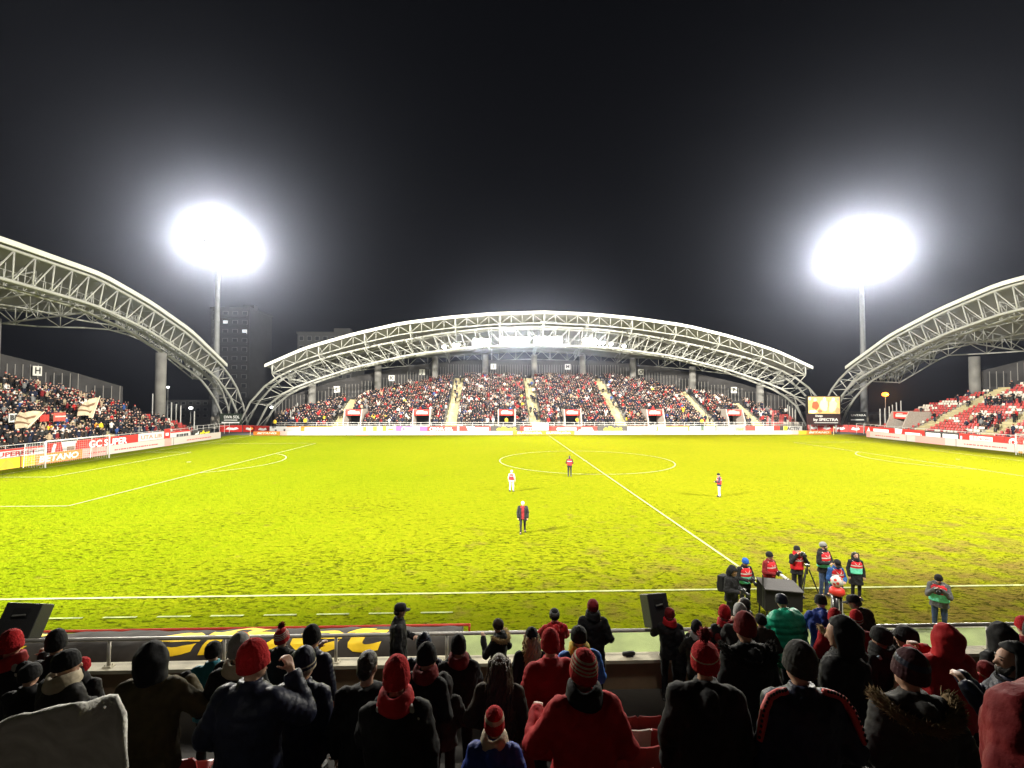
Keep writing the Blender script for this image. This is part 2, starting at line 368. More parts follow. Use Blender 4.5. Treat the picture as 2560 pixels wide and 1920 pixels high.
def stand(label, loc, rz, rows, half, arch, aisles, tunnels, over, arch_d, col_top, wall_back, letters_at, signcol):
    """local x along the stand, y away from the pitch"""
    t = thing('stadium_stand', label, 'stand', loc, rz); drop = 4.8 if half > 45 else 6.8
    nmax = int(max(b for a, b in rows))
    nr = lambda x: interp(rows, x)
    # terrace: stepped slabs
    mb = MB()
    seg = np.arange(-half, half+.01, 2.0)
    for k in range(nmax+1):
        xs = [x for x in seg if nr(x) >= k]
        if not xs: continue
        a, b = min(xs), max(xs)
        holes = sorted((c-1.6, c+1.6) for c in tunnels if k < 6 and a < c < b)
        cur = a
        for h0, h1 in holes+[(b, b)]:
            if h0 > cur: mb.box(((cur+h0)/2, k*RUN+.4, (Z0+k*RISE)/2), (h0-cur, RUN, Z0+k*RISE))
            cur = h1
    mb.build('terrace', concrete, t)
    for a in aisles:
        m = MB(); n = int(nr(a))
        for k in range(n+1):
            for h in (0, 1): m.box((a, k*RUN+.2+.4*h, Z0+k*RISE+.02+h*RISE/2), (2.1, .398, .10+h*RISE*.5))
        m.build('stairs', stair_m, t)
    for a in tunnels:
        tw = None
        for s in (-1, 1):
            m = MB(); m.add([(a+s*1.55, -.1, 0), (a+s*1.55, 4.7, 0), (a+s*1.55, 4.7, 4.55), (a+s*1.55, 1.0, 4.55), (a+s*1.55, -.1, 2.2),
                   (a+s*1.75, -.1, 0), (a+s*1.75, 4.7, 0), (a+s*1.75, 4.7, 4.55), (a+s*1.75, 1.0, 4.55), (a+s*1.75, -.1, 2.2)],
                  [(0, 1, 2, 3, 4), (9, 8, 7, 6, 5), (4, 3, 8, 9), (3, 2, 7, 8), (0, 4, 9, 5)])
            tw = m.build('tunnel_wall', mat('tunnel side wall', (.36, .31, .27), .8, var=.15), t)
        MB().box((a, 4.6, 2.2), (3.1, .1, 4.4)).build('opening', dark_gap, tw)
        sg = MB().box((a, 1.2, 3.85), (3.1, .12, 1.1)).build('sign', signcol, tw)
        MB().box((a, 1.12, 3.80), (2.2, .04, .42)).box((a-.3, 1.12, 4.15), (1.2, .04, .12)).build('sign_panel', white_p, tw)
        MB().box((a, -.12, .95), (3.3, .08, .75)).build('panel', white_p, tw)
    # front wall and railing
    m = MB().box((0, -.12, .6), (2*half, .2, 1.2)); m.build('front_wall', concrete, t)
    m = MB()
    for z in (1.55, 1.95): m.box((0, -.1, z), (2*half, .06, .05))
    for x in np.arange(-half, half+.1, 2.0): m.box((x, -.1, 1.55), (.05, .05, .75))
    m.build('railing', white_p, t)
    # back concourse wall following the curved rear edge, with mullions and dark openings
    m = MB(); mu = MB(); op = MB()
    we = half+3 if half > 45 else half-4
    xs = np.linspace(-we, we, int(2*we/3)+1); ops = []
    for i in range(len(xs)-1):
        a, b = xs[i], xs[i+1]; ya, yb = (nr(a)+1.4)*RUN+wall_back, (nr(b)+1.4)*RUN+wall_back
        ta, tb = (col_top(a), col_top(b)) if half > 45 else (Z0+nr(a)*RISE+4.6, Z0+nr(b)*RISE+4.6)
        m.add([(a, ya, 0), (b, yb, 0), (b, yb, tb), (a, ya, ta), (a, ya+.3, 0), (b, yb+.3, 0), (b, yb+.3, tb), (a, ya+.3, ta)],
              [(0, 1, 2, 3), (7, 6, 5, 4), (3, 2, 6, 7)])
        zb = Z0+nr((a+b)/2)*RISE
        if i % 3 != 1:
            c = Vector(((a+b)/2, (ya+yb)/2-.06, zb+2.4)); ops.append(MB().box(c, (2.3, .12, 2.2), math.atan2(yb-ya, b-a)))
        for q in np.arange(.1, 1, .2):
            mu.box((a+(b-a)*q, ya+(yb-ya)*q-.16, zb+2.4), (.07, .08, 2.9))
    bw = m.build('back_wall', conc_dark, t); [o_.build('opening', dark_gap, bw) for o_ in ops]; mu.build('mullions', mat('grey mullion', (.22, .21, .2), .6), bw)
    # concrete columns that carry the roof
    for x in np.arange(-48 if half > 45 else -26.66, 49 if half > 45 else 27, 12.0 if half > 45 else 13.33):
        y = (nr(x)+.6)*RUN+wall_back*.5; zt = min(col_top(x)+1.2, crv(arch['roof'], min(abs(x), arch['roof'][-1][0]))-drop*.62-1.6)
        MB().tube([(x, y, 0), (x, y, zt)], [.75, .75], 14).build('column', mat('column concrete', (.15, .145, .135), .9, bump=.2, bscale=3, var=.3, vscale=.5), t, True)
    # arched box truss in front
    ts = bpy.data.objects.new
    tr = MB(); top, bot = arch['top'], arch['bot']
    endx = bot[-1][0]; W2 = 3.2
    NP = 44; xs = np.linspace(-1, 1, NP+1); PT = []; PB = []
    for q in xs:
        xt = q*top[-1][0]; xb = q*endx
        PT.append((xt, crv(top, xt))); PB.append((xb, crv(bot, xb)))
    for yy, wr in ((arch_d, .095), (arch_d+W2, .055)):
        tr.tube([(x, yy, z) for x, z in PT], .21, 8); tr.tube([(x, yy, z) for x, z in PB], .21, 8)
        for i in range(1, NP):
            b = (PT[i][0], yy, PT[i][1]); tr.tube([(PB[i][0], yy, PB[i][1]), b], wr, 6)
            j = i+1 if i < NP/2 else i-1
            if i != NP//2: tr.tube([(PB[j][0], yy, PB[j][1]), b], wr*.9, 6)
    for i in range(0, NP+1, 2):
        for P in (PT, PB):
            tr.tube([(P[i][0], arch_d, P[i][1]), (P[i][0], arch_d+W2, P[i][1])], .07, 6)
            if i < NP: tr.tube([(P[i][0], arch_d, P[i][1]), (P[i+2][0], arch_d+W2, P[i+2][1])], .055, 6)
    at = tr.build('arch_truss', steel, t, True)
    cw = MB()                                    # maintenance walkway inside the truss
    for x in np.arange(-44, 44.1, 1.6):
        z = crv(bot, x)+.25; cw.box((x, arch_d+W2/2, z), (1.62, .9, .06), 0, 0, 0, math.atan2(crv(bot, x)-crv(bot, x+1), 1))
        cw.box((x, arch_d+1.1, z+.55), (.05, .05, 1.1)); cw.tube([(x, arch_d+1.1, z+1.1), (x+1.6, arch_d+1.1, crv(bot, x+1.6)+1.35)], .04, 4)
    cw.build('walkway', steel, at)
    # roof sheet: from the front edge back over the columns, arched along x
    rf = arch['roof']; rx = rf[-1][0]; xs = np.linspace(-rx, rx, 49); y0 = arch_d-over
    m = MB(); und = MB(); DY = 25
    back = lambda x: (nr(min(abs(x), half))+2.2)*RUN+wall_back+3
    def rz_(x, q): return crv(rf, x)*(1-q) + (crv(rf, x)-drop*min(1, max(.15, (back(x)-y0-6)/22)))*q
    for i in range(len(xs)-1):
        a, b = xs[i], xs[i+1]
        for j in range(5):
            P = []
            for x, q in ((a, j/5), (b, j/5), (b, (j+1)/5), (a, (j+1)/5)):
                yy = y0+(max(back(x), arch_d+W2+2)-y0)*q; P.append(Vector((x, yy, rz_(x, q))))
            m.add(P, [(0, 1, 2, 3)]); m.add([p+Vector((0, 0, -.25)) for p in P], [(3, 2, 1, 0)])
    rr = m.build('roof', roofm, t, True)
    fb = MB()
    for i in range(len(xs)-1):
        a, b = xs[i], xs[i+1]; za, zb = crv(rf, a), crv(rf, b)
        for yy, sgn in ((y0-.05, 1),):
            P = [(a, yy, za-.42), (b, yy, zb-.42), (b, yy, zb+.16), (a, yy, za+.16)]
            fb.add(P+[(p[0], p[1]-.22, p[2]) for p in P], [(0, 1, 2, 3), (7, 6, 5, 4), (3, 2, 6, 7), (1, 0, 4, 5)])
    fb.build('fascia', fasciam, rr)
    # secondary trusses, front to back, and the long tie along the rear
    nb = 10; xs2 = np.linspace(-rx+1.2, rx-1.2, nb*1+1)
    st = MB()
    dp = 2.6
    for x in xs2:
        yb = max(back(x), arch_d+W2+3)-1.2; n = 8; ya = arch_d+W2
        U = []; Lw = []
        for k in range(n+1):
            q = k/n; y = ya+(yb-ya)*q; qq = (y-y0)/(max(back(x), arch_d+W2+2)-y0)
            z = rz_(x, qq)-.35; U.append(Vector((x, y, z))); Lw.append(Vector((x, y, z-dp*(1-.25*q))))
        st.tube(U, .10, 6); st.tube(Lw, .12, 6)
        for k in range(n):
            st.tube([Lw[k], U[k]], .06, 5); st.tube([Lw[k], U[k+1]] if k % 2 else [U[k], Lw[k+1]], .06, 5)
    for frac in (.42, .97):                       # lengthwise trusses
        prev = None; N_ = 48
        for i in range(N_+1):
            x = -rx+1.2+(2*rx-2.4)*i/N_; yb = max(back(x), arch_d+W2+3)-1.2; y = arch_d+W2+(yb-arch_d-W2)*frac
            qq = (y-y0)/(max(back(x), arch_d+W2+2)-y0); u_ = Vector((x, y, rz_(x, qq)-.35)); l_ = u_-Vector((0, 0, 2.1))
            if prev:
                st.tube([prev[0], u_], .09, 5); st.tube([prev[1], l_], .11, 6); st.tube([prev[1], u_] if i % 2 else [prev[0], l_], .06, 5)
            if i % 2 == 0: st.tube([l_, u_], .06, 5)
            prev = (u_, l_)
    st.build('roof_trusses', steel, rr, True)
    if over > 2:                                  # edge truss and raking struts of the deep front overhang
        m = MB(); raking = []; xs3 = np.linspace(-rx+1.2, rx-1.2, 12*4+1); pu = pl = None
        for i, x in enumerate(xs3):
            u_ = Vector((x, y0+.3, crv(rf, x)-.45)); l_ = u_-Vector((0, 0, 1.7 if i % 4 == 0 else 1.7))
            if i % 4 == 0: m.tube([l_, u_], .13, 6)
            else: m.tube([l_, u_], .06, 5)
            if pu:
                m.tube([pl, l_], .12, 6); m.tube([pl, u_] if i % 2 else [pu, l_], .06, 5)
            pu, pl = u_, l_
            if i % 4 == 0:
                zt, zb = crv(top, x), crv(bot, x)
                k_ = MB().tube([l_, (x, arch_d, zt+.05)], .12, 6).tube([u_, (x, arch_d, zt+.05)], .09, 6)
                k_.tube([l_, (x, arch_d, zb+(zt-zb)*.35)], .10, 6).tube([(x, arch_d+W2, zt), (x, arch_d+W2, rz_(x, .25))], .1, 6).tube([(x, arch_d, zt), (x, arch_d+W2, zt)], .08, 6)
                raking.append(k_)
        for k_ in raking: k_.build('strut', steel, rr, True)
        m.build('edge_truss', steel, rr, True)
    for a, ch in letters_at:
        y = (nr(a)+1.4)*RUN+wall_back-.45; z = Z0+nr(a)*RISE+3.35
        p = MB().box((a, y, z), (1.35, .06, 1.35)).build('block_sign', white_p, t)
        letters(ch, 1.25, black_p, p, (a, y-.05, z), bold=.03)
    return t
ROWS_F = [(0, 27), (20, 27), (31, 20), (51, 6), (53, 4)]
ROWS_L = [(0, 27), (6, 25), (13, 20), (19.5, 14), (24, 7), (28, 3)]
ROWS_R = [(0, 27), (15, 26), (22, 21), (28, 14), (31, 10)]
AIS_F = [-40, -18.3, -1.6, 15.5, 33.5, 43]; TUN_F = [-37.3, -24, -7.3, 5.8, 22.4, 38.6]
stand('far grandstand packed with spectators under an arched white steel roof, facing the camera', (0, 76, 0), 0, ROWS_F, 52, FARCH, AIS_F, TUN_F, 4.2, 3.0,
      lambda x: min(crv(FARCH['roof'], min(abs(x), 53))-6.4, 16.2), 2.0,
      [(-44, 'L'), (-33.5, 'K'), (-27, 'J'), (-10, 'I'), (8.5, 'M'), (26, 'O'), (44, 'P')], red_p)
stand('left end grandstand behind the goal, crowded and with flags, under an arched roof', (-58, 34, 0), R(90), ROWS_L, 28, SARCH, [-21, -5, 12], [-12], .5, 4.0,
      lambda x: min(crv(SARCH['roof'], min(abs(x), 42))-4.5, 16.5), 2.0, [(17.5, 'H'), (-18, 'F')], red_p)
stand('right end grandstand with mostly empty red and white seats under an arched roof', (58, 34, 0), R(-90), ROWS_R, 31, SARCH, [-23.5, -13, 3], [-27.0], .5, 4.0,
      lambda x: min(crv(SARCH['roof'], min(abs(x), 42))-4.5, 16.5), 2.0, [(-1, 'R')], red_p)
# ------------------------------------------------------------------ advertising boards
def led(col, e): return mat('led %s' % (col,), col, .4, emit=e)
led_white = led((.40, .355, .32), .25); led_pink = led((.46, .24, .21), .25); led_orange = led((.60, .16, .02), .4); led_yellow = led((.62, .40, .02), .4)
txt_red = mat('red lettering', (.45, .04, .04), .6); txt_white = mat('white lettering', (.85, .85, .83), .5); txt_yel = mat('yellow lettering', (.80, .72, .03), .5, emit=.15)
txt_dark = mat('dark lettering', (.04, .04, .04), .6)
back_m = mat('board back frame', (.08, .08, .08), .6)
def board(name, label, p0, p1, z0, z1, face, cat='board', group=None, thick=.14, items=()):
    p0, p1 = Vector((*p0[:2], 0)), Vector((*p1[:2], 0)); d = p1-p0; L = d.length
    t = thing(name, label, cat, (p0.x, p0.y, z0), math.atan2(d.y, d.x), group); H = z1-z0
    MB().box((L/2, thick/2, H/2), (L-.05, thick, H)).build('frame', back_m, t)
    fc = MB().box((L/2, -.012, H/2), (L-.09, .02, H-.05)).build('face', face, t)
    for it in items:
        k = it[0]
        if k == 'text':
            _, s, m, fx, fz, size, w = it[:7]
            letters(s, H*size, m, fc, (L*fx, -.03, H*fz), shear=it[7] if len(it) > 7 else 0, bold=.025*H*size, width=L*w)
        elif k == 'box':
            _, m, fx, fz, w, h = it[:6]
            MB().box((L*fx, -.026, H*fz), (L*w, .012, H*h)).build('panel', m, fc)
        elif k == 'marks':
            _, m, fx, fz, w, h, n = it; mb = MB(); r = random.Random(int(L*100)+n)
            x = 0
            while x < w*L:
                ww = r.uniform(.12, .5); mb.box((L*fx-w*L/2+x+ww/2, -.03, H*fz), (ww, .012, H*h)); x += ww+r.uniform(.06, .16)
            mb.build('lettering', m, fc)
        elif k == 'ring':
            _, m, fx, fz, r0 = it; mb = MB(); rs = []
            for i in range(25):
                a = 2*math.pi*i/24; rs.append([(L*fx+math.cos(a)*r0*q, -.03, H*fz+math.sin(a)*r0*q) for q in (.72, 1)])
            for a, b in zip(rs, rs[1:]): mb.add([a[0], a[1], b[1], b[0]], [(0, 1, 2, 3)])
            mb.build('emblem', m, fc)
        elif k == 'tri':
            _, m, pts = it; MB().add([(L*a, -.032, H*b) for a, b in pts], [tuple(range(len(pts)))]).build('panel', m, fc)
    return t
G1 = 'pitch-side LED boards'; G2 = 'advertising boards along the stands'
# LED row along the far touchline
FX = lambda u, y=69.3: on_y(u, 1085, y).x
def fled(u0, u1, label, face, items=()): board('led_board', label, (FX(u0), 69.3), (FX(u1), 69.3), .02, .74, face, 'LED board', G1, items=items)
mk = lambda fx, w, n, h=.12, fz=.42: ('marks', txt_red, fx, fz, w, h, n)
fled(633, 700, 'orange LED board with white lettering beside the left corner flag of the far touchline', led_orange, [('text', 'BETANO', txt_white, .5, .5, .62, .72, .2)])
fled(700, 866, 'white LED board with one thin red line of print, right of the orange corner board', led_white, [('box', led_pink, .06, .5, .1, .98), mk(.55, .5, 1)])
fled(866, 1062, 'white LED board below the blank white and purple adverts on the far side', led_white, [('box', led_pink, .2, .5, .16, .98), mk(.72, .42, 2)])
fled(1062, 1282, 'white LED board below the red and charcoal adverts on the far side', led_white, [('box', led_pink, .06, .5, .14, .98), mk(.42, .4, 3), ('box', led_pink, .94, .5, .1, .98)])
fled(1282, 1436, 'orange LED board with two white league logos beside the halfway line', led_orange, [('text', 'SUPERLIGA', txt_white, .27, .5, .66, .40), ('text', 'SUPERLIGA', txt_white, .74, .5, .66, .40)])
fled(1436, 1640, 'pink to white LED board right of the orange one at the halfway line', led_white, [('box', led_pink, .1, .5, .2, .98), mk(.38, .4, 4), ('box', led_pink, .9, .5, .16, .98)])
fled(1640, 1836, 'white LED board with a grey line of print below the green framed adverts', led_white, [mk(.32, .40, 5), ('box', led_pink, .86, .5, .14, .98)])
fled(1836, 1996, 'white LED board, last white one before the yellow board at the right corner', led_white, [mk(.4, .5, 6), ('box', led_pink, .95, .5, .1, .98)])
fled(1996, 2078, 'yellow to orange LED board with white lettering by the right corner flag', led_yellow, [('box', led_orange, .62, .5, .76, .96), ('text', 'BETANO', txt_white, .62, .5, .66, .62, .25)])
# upper boards on the wall of the far stand
UX = lambda u: on_y(u, 1072, 75).x
def fad(u0, u1, label, face, items=()): board('advert_board', label, (UX(u0), 75), (UX(u1), 75), .15, 1.28, face, 'advert board', G2, items=items)
bird = lambda fx, fz=.45, w=.5, m=txt_white: ('tri', m, [(fx-w/2, fz-.12), (fx+w*.1, fz-.22), (fx+w/2, fz-.05), (fx+w*.32, fz+.22), (fx+w*.12, fz+.08), (fx-w*.3, fz+.2)])
fad(674, 752, 'white advert board between the left corner red boards and the orange topped board', white_p, [('box', grey_p, .2, .28, .06, .4), ('box', grey_p, .48, .3, .06, .5), ('box', orange_p, .75, .92, .4, .12)])
fad(752, 832, 'white advert board with orange top edge and three grey cells', white_p, [('box', orange_p, .5, .90, .98, .16), ('box', orange_p, .06, .45, .12, .86), ('box', back_m, .5, .08, .8, .05), ('box', back_m, .7, .36, .012, .6), ('box', back_m, .42, .36, .012, .6)])
fad(832, 905, 'blank white advert board left of the orange and white logo board', white_p)
fad(905, 990, 'white advert board with three orange logo blocks beside the purple one', white_p, [('box', orange_p, .08, .5, .1, .85), ('box', orange_p, .38, .5, .12, .9), ('box', orange_p, .66, .55, .12, .9), bird(.85, .5, .2, orange_p)])
fad(990, 1068, 'purple advert board with a white logo plate', purple_p, [('box', txt_white, .52, .5, .46, .64), ('text', 'Conor', purple_p, .55, .5, .62, .34), ('ring', txt_white, .26, .5, .46)])
fad(1068, 1154, 'red advert board with white lettering right of the purple board', red_p, [('text', 'DIVA SOL', txt_white, .46, .5, .66, .56), ('box', txt_white, .90, .5, .05, .8), ('ring', txt_white, .13, .5, .36)])
fad(1154, 1226, 'white and red slanted advert board left of the charcoal one near midfield', white_p, [('tri', red_p, [(.0, 0), (.0, 1), (.16, .98), (.24, .02)]), ('box', red_p, .72, .88, .54, .2), ('text', 'EXPERTA', txt_red, .66, .42, .5, .58), ('box', red_p, .97, .4, .05, .8)])
fad(1226, 1300, 'charcoal advert board with yellow lettering left of the halfway line', grey_p, [('text', 'efbet', txt_yel, .54, .5, 1.05, .66)])
fad(1300, 1446, 'red advert board with white framed plates behind the halfway line', red_p, [('box', txt_white, .14, .5, .14, .52), ('box', txt_white, .8, .5, .34, .4), ('marks', txt_red, .14, .5, .1, .3, 7)])
fad(1446, 1493, 'small red advert board with pale bars beside the right charcoal one', red_p, [('box', pink_p, .45, .62, .6, .22), ('box', pink_p, .4, .28, .8, .2)])
fad(1493, 1568, 'charcoal advert board with yellow lettering right of the halfway line', grey_p, [('text', 'efbet', txt_yel, .52, .5, 1.05, .62)])
fad(1568, 1645, 'pale orange advert board with two white bird logos', pink_p, [('box', orange_p, .5, .93, .98, .1), bird(.25, .45, .36), bird(.8, .45, .34), ('box', orange_p, .97, .45, .05, .8)])
fad(1645, 1722, 'white advert board framed in orange on its top and right', white_p, [('box', orange_p, .62, .9, .74, .18), ('box', orange_p, .98, .5, .04, .9), ('box', back_m, .2, .5, .02, .4), ('box', back_m, .66, .38, .02, .3)])
fad(1722, 1790, 'dark green advert board carrying two white plates', mat('dark green board', (.05, .08, .05), .5), [('box', txt_white, .24, .56, .4, .6), ('box', txt_white, .76, .56, .4, .6)])
fad(1790, 1864, 'grey advert board with white and yellow lettering', mat('mid grey board', (.2, .2, .18), .5), [('text', 'davi', txt_white, .34, .45, .8, .5, .2), ('text', 'net', txt_yel, .8, .45, .8, .26, .2)])
fad(1864, 1958, 'red advert board with a wide white plate in its middle', red_p, [('box', txt_white, .5, .5, .48, .86), ('box', grey_p, .95, .5, .1, .92)])
fad(1958, 2017, 'white advert board with dark lettering next to the big screen', white_p, [('box', txt_yel, .1, .5, .16, .9), ('text', 'ACTIV', txt_dark, .42, .5, .8, .55), ('box', grey_p, .9, .5, .2, .94), ('box', txt_white, .9, .55, .03, .5)])
# small standing panel in front of the aisle
board('standing_sign', 'white standing panel with a red dot in front of the red board at midfield', (UX(1329), 74.2), (UX(1371), 74.2), .5, 1.9, white_p, 'sign', items=[('marks', txt_dark, .5, .62, .6, .06, 9), ('marks', txt_dark, .45, .42, .5, .06, 10), ('ring', red_p, .76, .3, .2)])
# corner boards
for (a, b, lab) in (((549, 78), (606, 78), 'red corner board with a white bird logo left of the arch foot'), ((607, 78), (636, 77.5), 'red corner board right in front of the left arch foot'), ((636, 77), (674, 75.5), 'red corner board with a white bird logo right of the arch foot')):
    p, q = on_y(a[0], 1070, a[1]), on_y(b[0], 1070, b[1])
    board('advert_board', lab, (p.x, p.y), (q.x, q.y), .0, 1.35, red_p, 'advert board', G2, items=[bird(.55, .5, .6)])
rc = [(2018, 77.5), (2052, 77), (2086, 76), (2122, 74.5), (2160, 72.5)]
labs = ['red corner board with a white bird logo under the big screen, first from the left', 'red corner board with a white bird logo under the right half of the screen', 'red corner board with a white bird logo right of the screen', 'red corner board with a white bird logo nearest the right stand']
for (a, ya), (b, yb), lab in zip(rc, rc[1:], labs):
    p, q = on_y(a, 1070, ya), on_y(b, 1070, yb)
    board('advert_board', lab, (p.x, p.y), (q.x, q.y), .05, 1.5, red_p, 'advert board', G2, items=[bird(.45, .5, .6)])
# left side, LED row and wall boards
XL, XLU = -55.0, -57.2
LY = lambda u, v=1120, x=XL: on_x(u, v, x).y
def lled(y0, y1, label, face, items=()): board('led_board', label, (XL, y0), (XL, y1), .02, 1.08, face, 'LED board', G1, items=items)
lled(63.5-11.5, 63.5, 'white LED board at the far end of the left goal line', led_white, [mk(.5, .5, 11)])
lled(63.5-23, 52, 'white LED board with red print right of the left goal', led_white, [mk(.4, .6, 12), ('box', led_pink, .9, .5, .12, .98)])
lled(37.0, 40.5, 'pink LED board behind the far post of the left goal', led_pink, [mk(.6, .6, 13), ('box', led_orange, .03, .5, .07, .95)])
lled(30.5, 37.0, 'orange LED board with big white lettering behind the left goal net', led_orange, [('box', led_yellow, .12, .5, .2, .94), ('text', 'BETANO', txt_white, .62, .46, .8, .68, .1)])
lled(25.0, 30.5, 'yellow LED board with an orange cone shape at the left frame edge', led_yellow, [('tri', mat('led amber', (.8, .3, .03), .4, emit=.5), [(.62, .1), (.9, .1), (.86, .55), (.76, .92)])])
def lad(u0, u1, v, label, face, items=(), z0=.5, z1=1.85): board('advert_board', label, (XLU, LY(u0, v, XLU)), (XLU, LY(u1, v, XLU)), z0, z1, face, 'advert board', G2, items=items)
lad(118, 150, 1115, 'red advert board with a white figure behind the left goal', red_p, [('tri', txt_white, [(.3, .1), (.55, .1), (.6, .5), (.7, .85), (.5, .9), (.35, .5)])])
lad(150, 192, 1112, 'white and brown advert board behind the left goal between two red ones', white_p, [('tri', red_p, [(0, 0), (0, 1), (.04, 1), (.22, 0)]), ('box', mat('brown panel', (.25, .16, .10), .6), .62, .3, .45, .5), ('box', red_p, .95, .4, .1, .8)])
lad(192, 345, 1103, 'long red advert board with white capitals right of the left goal', red_p, [('text', 'GC SUPER', txt_white, .48, .5, .82, .62)])
lad(345, 410, 1092, 'white cloth banner with brown letters hung on the left stand railing', white_p, [('text', 'UTA LIB', mat('brown lettering', (.35, .2, .12), .6), .5, .5, .6, .8)], .7, 1.9)
lad(410, 425, 1088, 'red and white striped advert pillar on the left stand wall', red_p, [('box', txt_white, .5, .2, .5, .2), ('box', txt_white, .5, .6, .5, .2)], .2, 2.2)
lad(425, 476, 1085, 'white advert board with a red top rail at the left stand end', white_p, [('box', red_p, .5, .92, .96, .14), ('marks', txt_dark, .55, .5, .5, .3, 14)], .4, 1.7)
lad(484, 526, 1080, 'charcoal advert board with white and yellow lettering at the left corner', grey_p, [('text', 'ef', txt_white, .18, .5, .8, .22), ('text', 'efbet', txt_yel, .64, .5, .9, .6)], .3, 1.5)
board('advert_board', 'red and white striped board with white capitals at the left frame edge', (XLU+.6, 24.0), (XLU+.6, LY(110, 1125, XLU+.6)), .75, 1.75, white_p, 'advert board', G2, items=[('box', red_p, .5, .88, .98, .18), ('text', 'SUPERBET', txt_red, .72, .45, .6, .4), ('box', red_p, .5, .08, .98, .14)])
# right side
XR, XRU = 55.0, 57.2
def rled(y0, y1, label, items=(), face=led_white): board('led_board', label, (XR, y0), (XR, y1), .02, 1.08, face, 'LED board', G1, items=items)
rled(63.5, 55.5, 'white LED board with red print at the far end of the right goal line', [mk(.55, .6, 15), ('box', led_pink, .06, .5, .1, .98)])
rled(55.5, 47.5, 'pink tinted LED board in the middle of the right goal line', [('box', led_pink, .5, .5, .6, .98)])
rled(47.5, 40.0, 'white LED board with red print left of the right goal', [mk(.5, .7, 16)])
rled(40.0, 30.0, 'white LED board behind the right goal at the frame edge', [('box', led_orange, .06, .12, .05, .2)])
RY = lambda u, v: on_x(u, v, XRU).y
def rad_(u0, u1, label, face, items=()):
    v = 1068+(u0-2160)*.085
    board('advert_board', label, (XRU, RY(u0, v)), (XRU, RY(u1, v)), .45, 1.75, face, 'advert board', G2, items=items)
rad_(2162, 2238, 'red advert board with white cone and plates at the far end of the right stand', red_p, [('tri', txt_white, [(.05, .05), (.22, .05), (.14, .9)]), ('box', txt_white, .55, .5, .5, .5)])
rad_(2238, 2312, 'red and white slanted advert board of the right stand', red_p, [('tri', txt_white, [(.0, 0), (.0, 1), (.26, .95), (.2, .02)]), ('box', txt_white, .6, .42, .5, .4), ('tri', txt_white, [(.86, .02), (.95, .02), (.88, .6)])])
rad_(2312, 2354, 'charcoal advert board with a white plate, left one of a pair on the right stand', grey_p, [('box', txt_white, .5, .56, .86, .46), ('box', txt_white, .6, .14, .5, .1)])
rad_(2354, 2398, 'charcoal advert board with a white plate, right one of a pair on the right stand', grey_p, [('box', txt_white, .5, .56, .86, .46), ('box', txt_white, .5, .14, .5, .1)])
rad_(2398, 2512, 'long red advert board with a white plate on the right stand', red_p, [('box', txt_white, .5, .48, .5, .68), ('marks', txt_red, .52, .3, .44, .1, 17), ('text', 'E Dacom', txt_red, .5, .58, .5, .36), ('box', txt_white, .05, .4, .04, .6)])
rad_(2512, 2590, 'red advert board with a round white emblem beside the right goal', red_p, [('ring', txt_white, .28, .5, .5), ('ring', txt_white, .28, .5, .28), ('box', txt_white, .8, .5, .36, .5)])

# ------------------------------------------------------------------ goals and corner flags
def net_mat():
    return mat('white net cord', (.75, .75, .72), .8)
def goal(label, x, s):
    t = thing('goal', label, 'goal', (x, 34, 0), 0)
    w = white_p; mb = lambda: MB()
    for q in (-1, 1): mb().tube([(0, q*3.72, 0), (0, q*3.72, 2.50)], .075, 10).build('post', w, t, True)
    mb().tube([(0, -3.72, 2.5), (0, 3.72, 2.5)], .075, 10).build('crossbar', w, t, True)
    n = MB(); D = 2.0
    for q in (-1, 1):
        n.tube([(s*D, q*3.72, 0), (s*1.9, q*3.72, 2.3)], .03, 6)
        for k in range(9):
            z = 2.44*k/8; n.tube([(0, q*3.7, z), (s*D, q*3.7, z*.94)], .0055, 4)
        for k in range(1, 8):
            xx = s*D*k/8; n.tube([(xx, q*3.7, 0), (xx, q*3.7, 2.40-.02*k)], .0055, 4)
    for k in range(31):
        y = -3.7+7.4*k/30; n.tube([(0, y, 2.46), (s*1.0, y, 2.36), (s*1.9, y, 2.3), (s*D, y, 0)], .0055, 4)
    for k in range(1, 10): n.tube([(s*(1.9+.1*(1-k/10)), -3.7, 2.3*k/10), (s*(1.9+.1*(1-k/10)), 3.7, 2.3*k/10)], .0055, 4)
    for k in range(1, 9): n.tube([(s*1.9*k/8, -3.7, 2.46-.16*k/8), (s*1.9*k/8, 3.7, 2.46-.16*k/8)], .0055, 4)
    tag(n.build('net', net_mat(), t), kind='stuff')
    return t
goal('white goal with net in front of the orange and red boards on the left', -52.5, -1)
goal('white goal with net cut by the right edge of the frame', 52.5, 1)
for x, fm, lab in ((-52.5, orange_p, 'corner flag pole at the far left corner of the pitch'), (52.5, white_p, 'pale corner flag pole at the far right corner of the pitch')):
    t = thing('corner_flag', lab, 'corner flag', (x, 68, 0))
    MB().tube([(0, 0, 0), (0, 0, 1.6)], .04, 8).build('pole', mat('cream pole', (.75, .62, .38), .5), t)
    f = MB()
    for k in range(6): f.add([(.04+.07*k, .02*math.sin(k*1.4), 1.58-.02*k), (.04+.07*(k+1), .02*math.sin((k+1)*1.4), 1.58-.02*(k+1)), (.04+.07*(k+1), .02*math.sin((k+1)*1.4), 1.26-.03*k), (.04+.07*k, .02*math.sin(k*1.4), 1.26-.03*(k-1))], [(0, 1, 2, 3)])
    f.build('flag', fm, t)

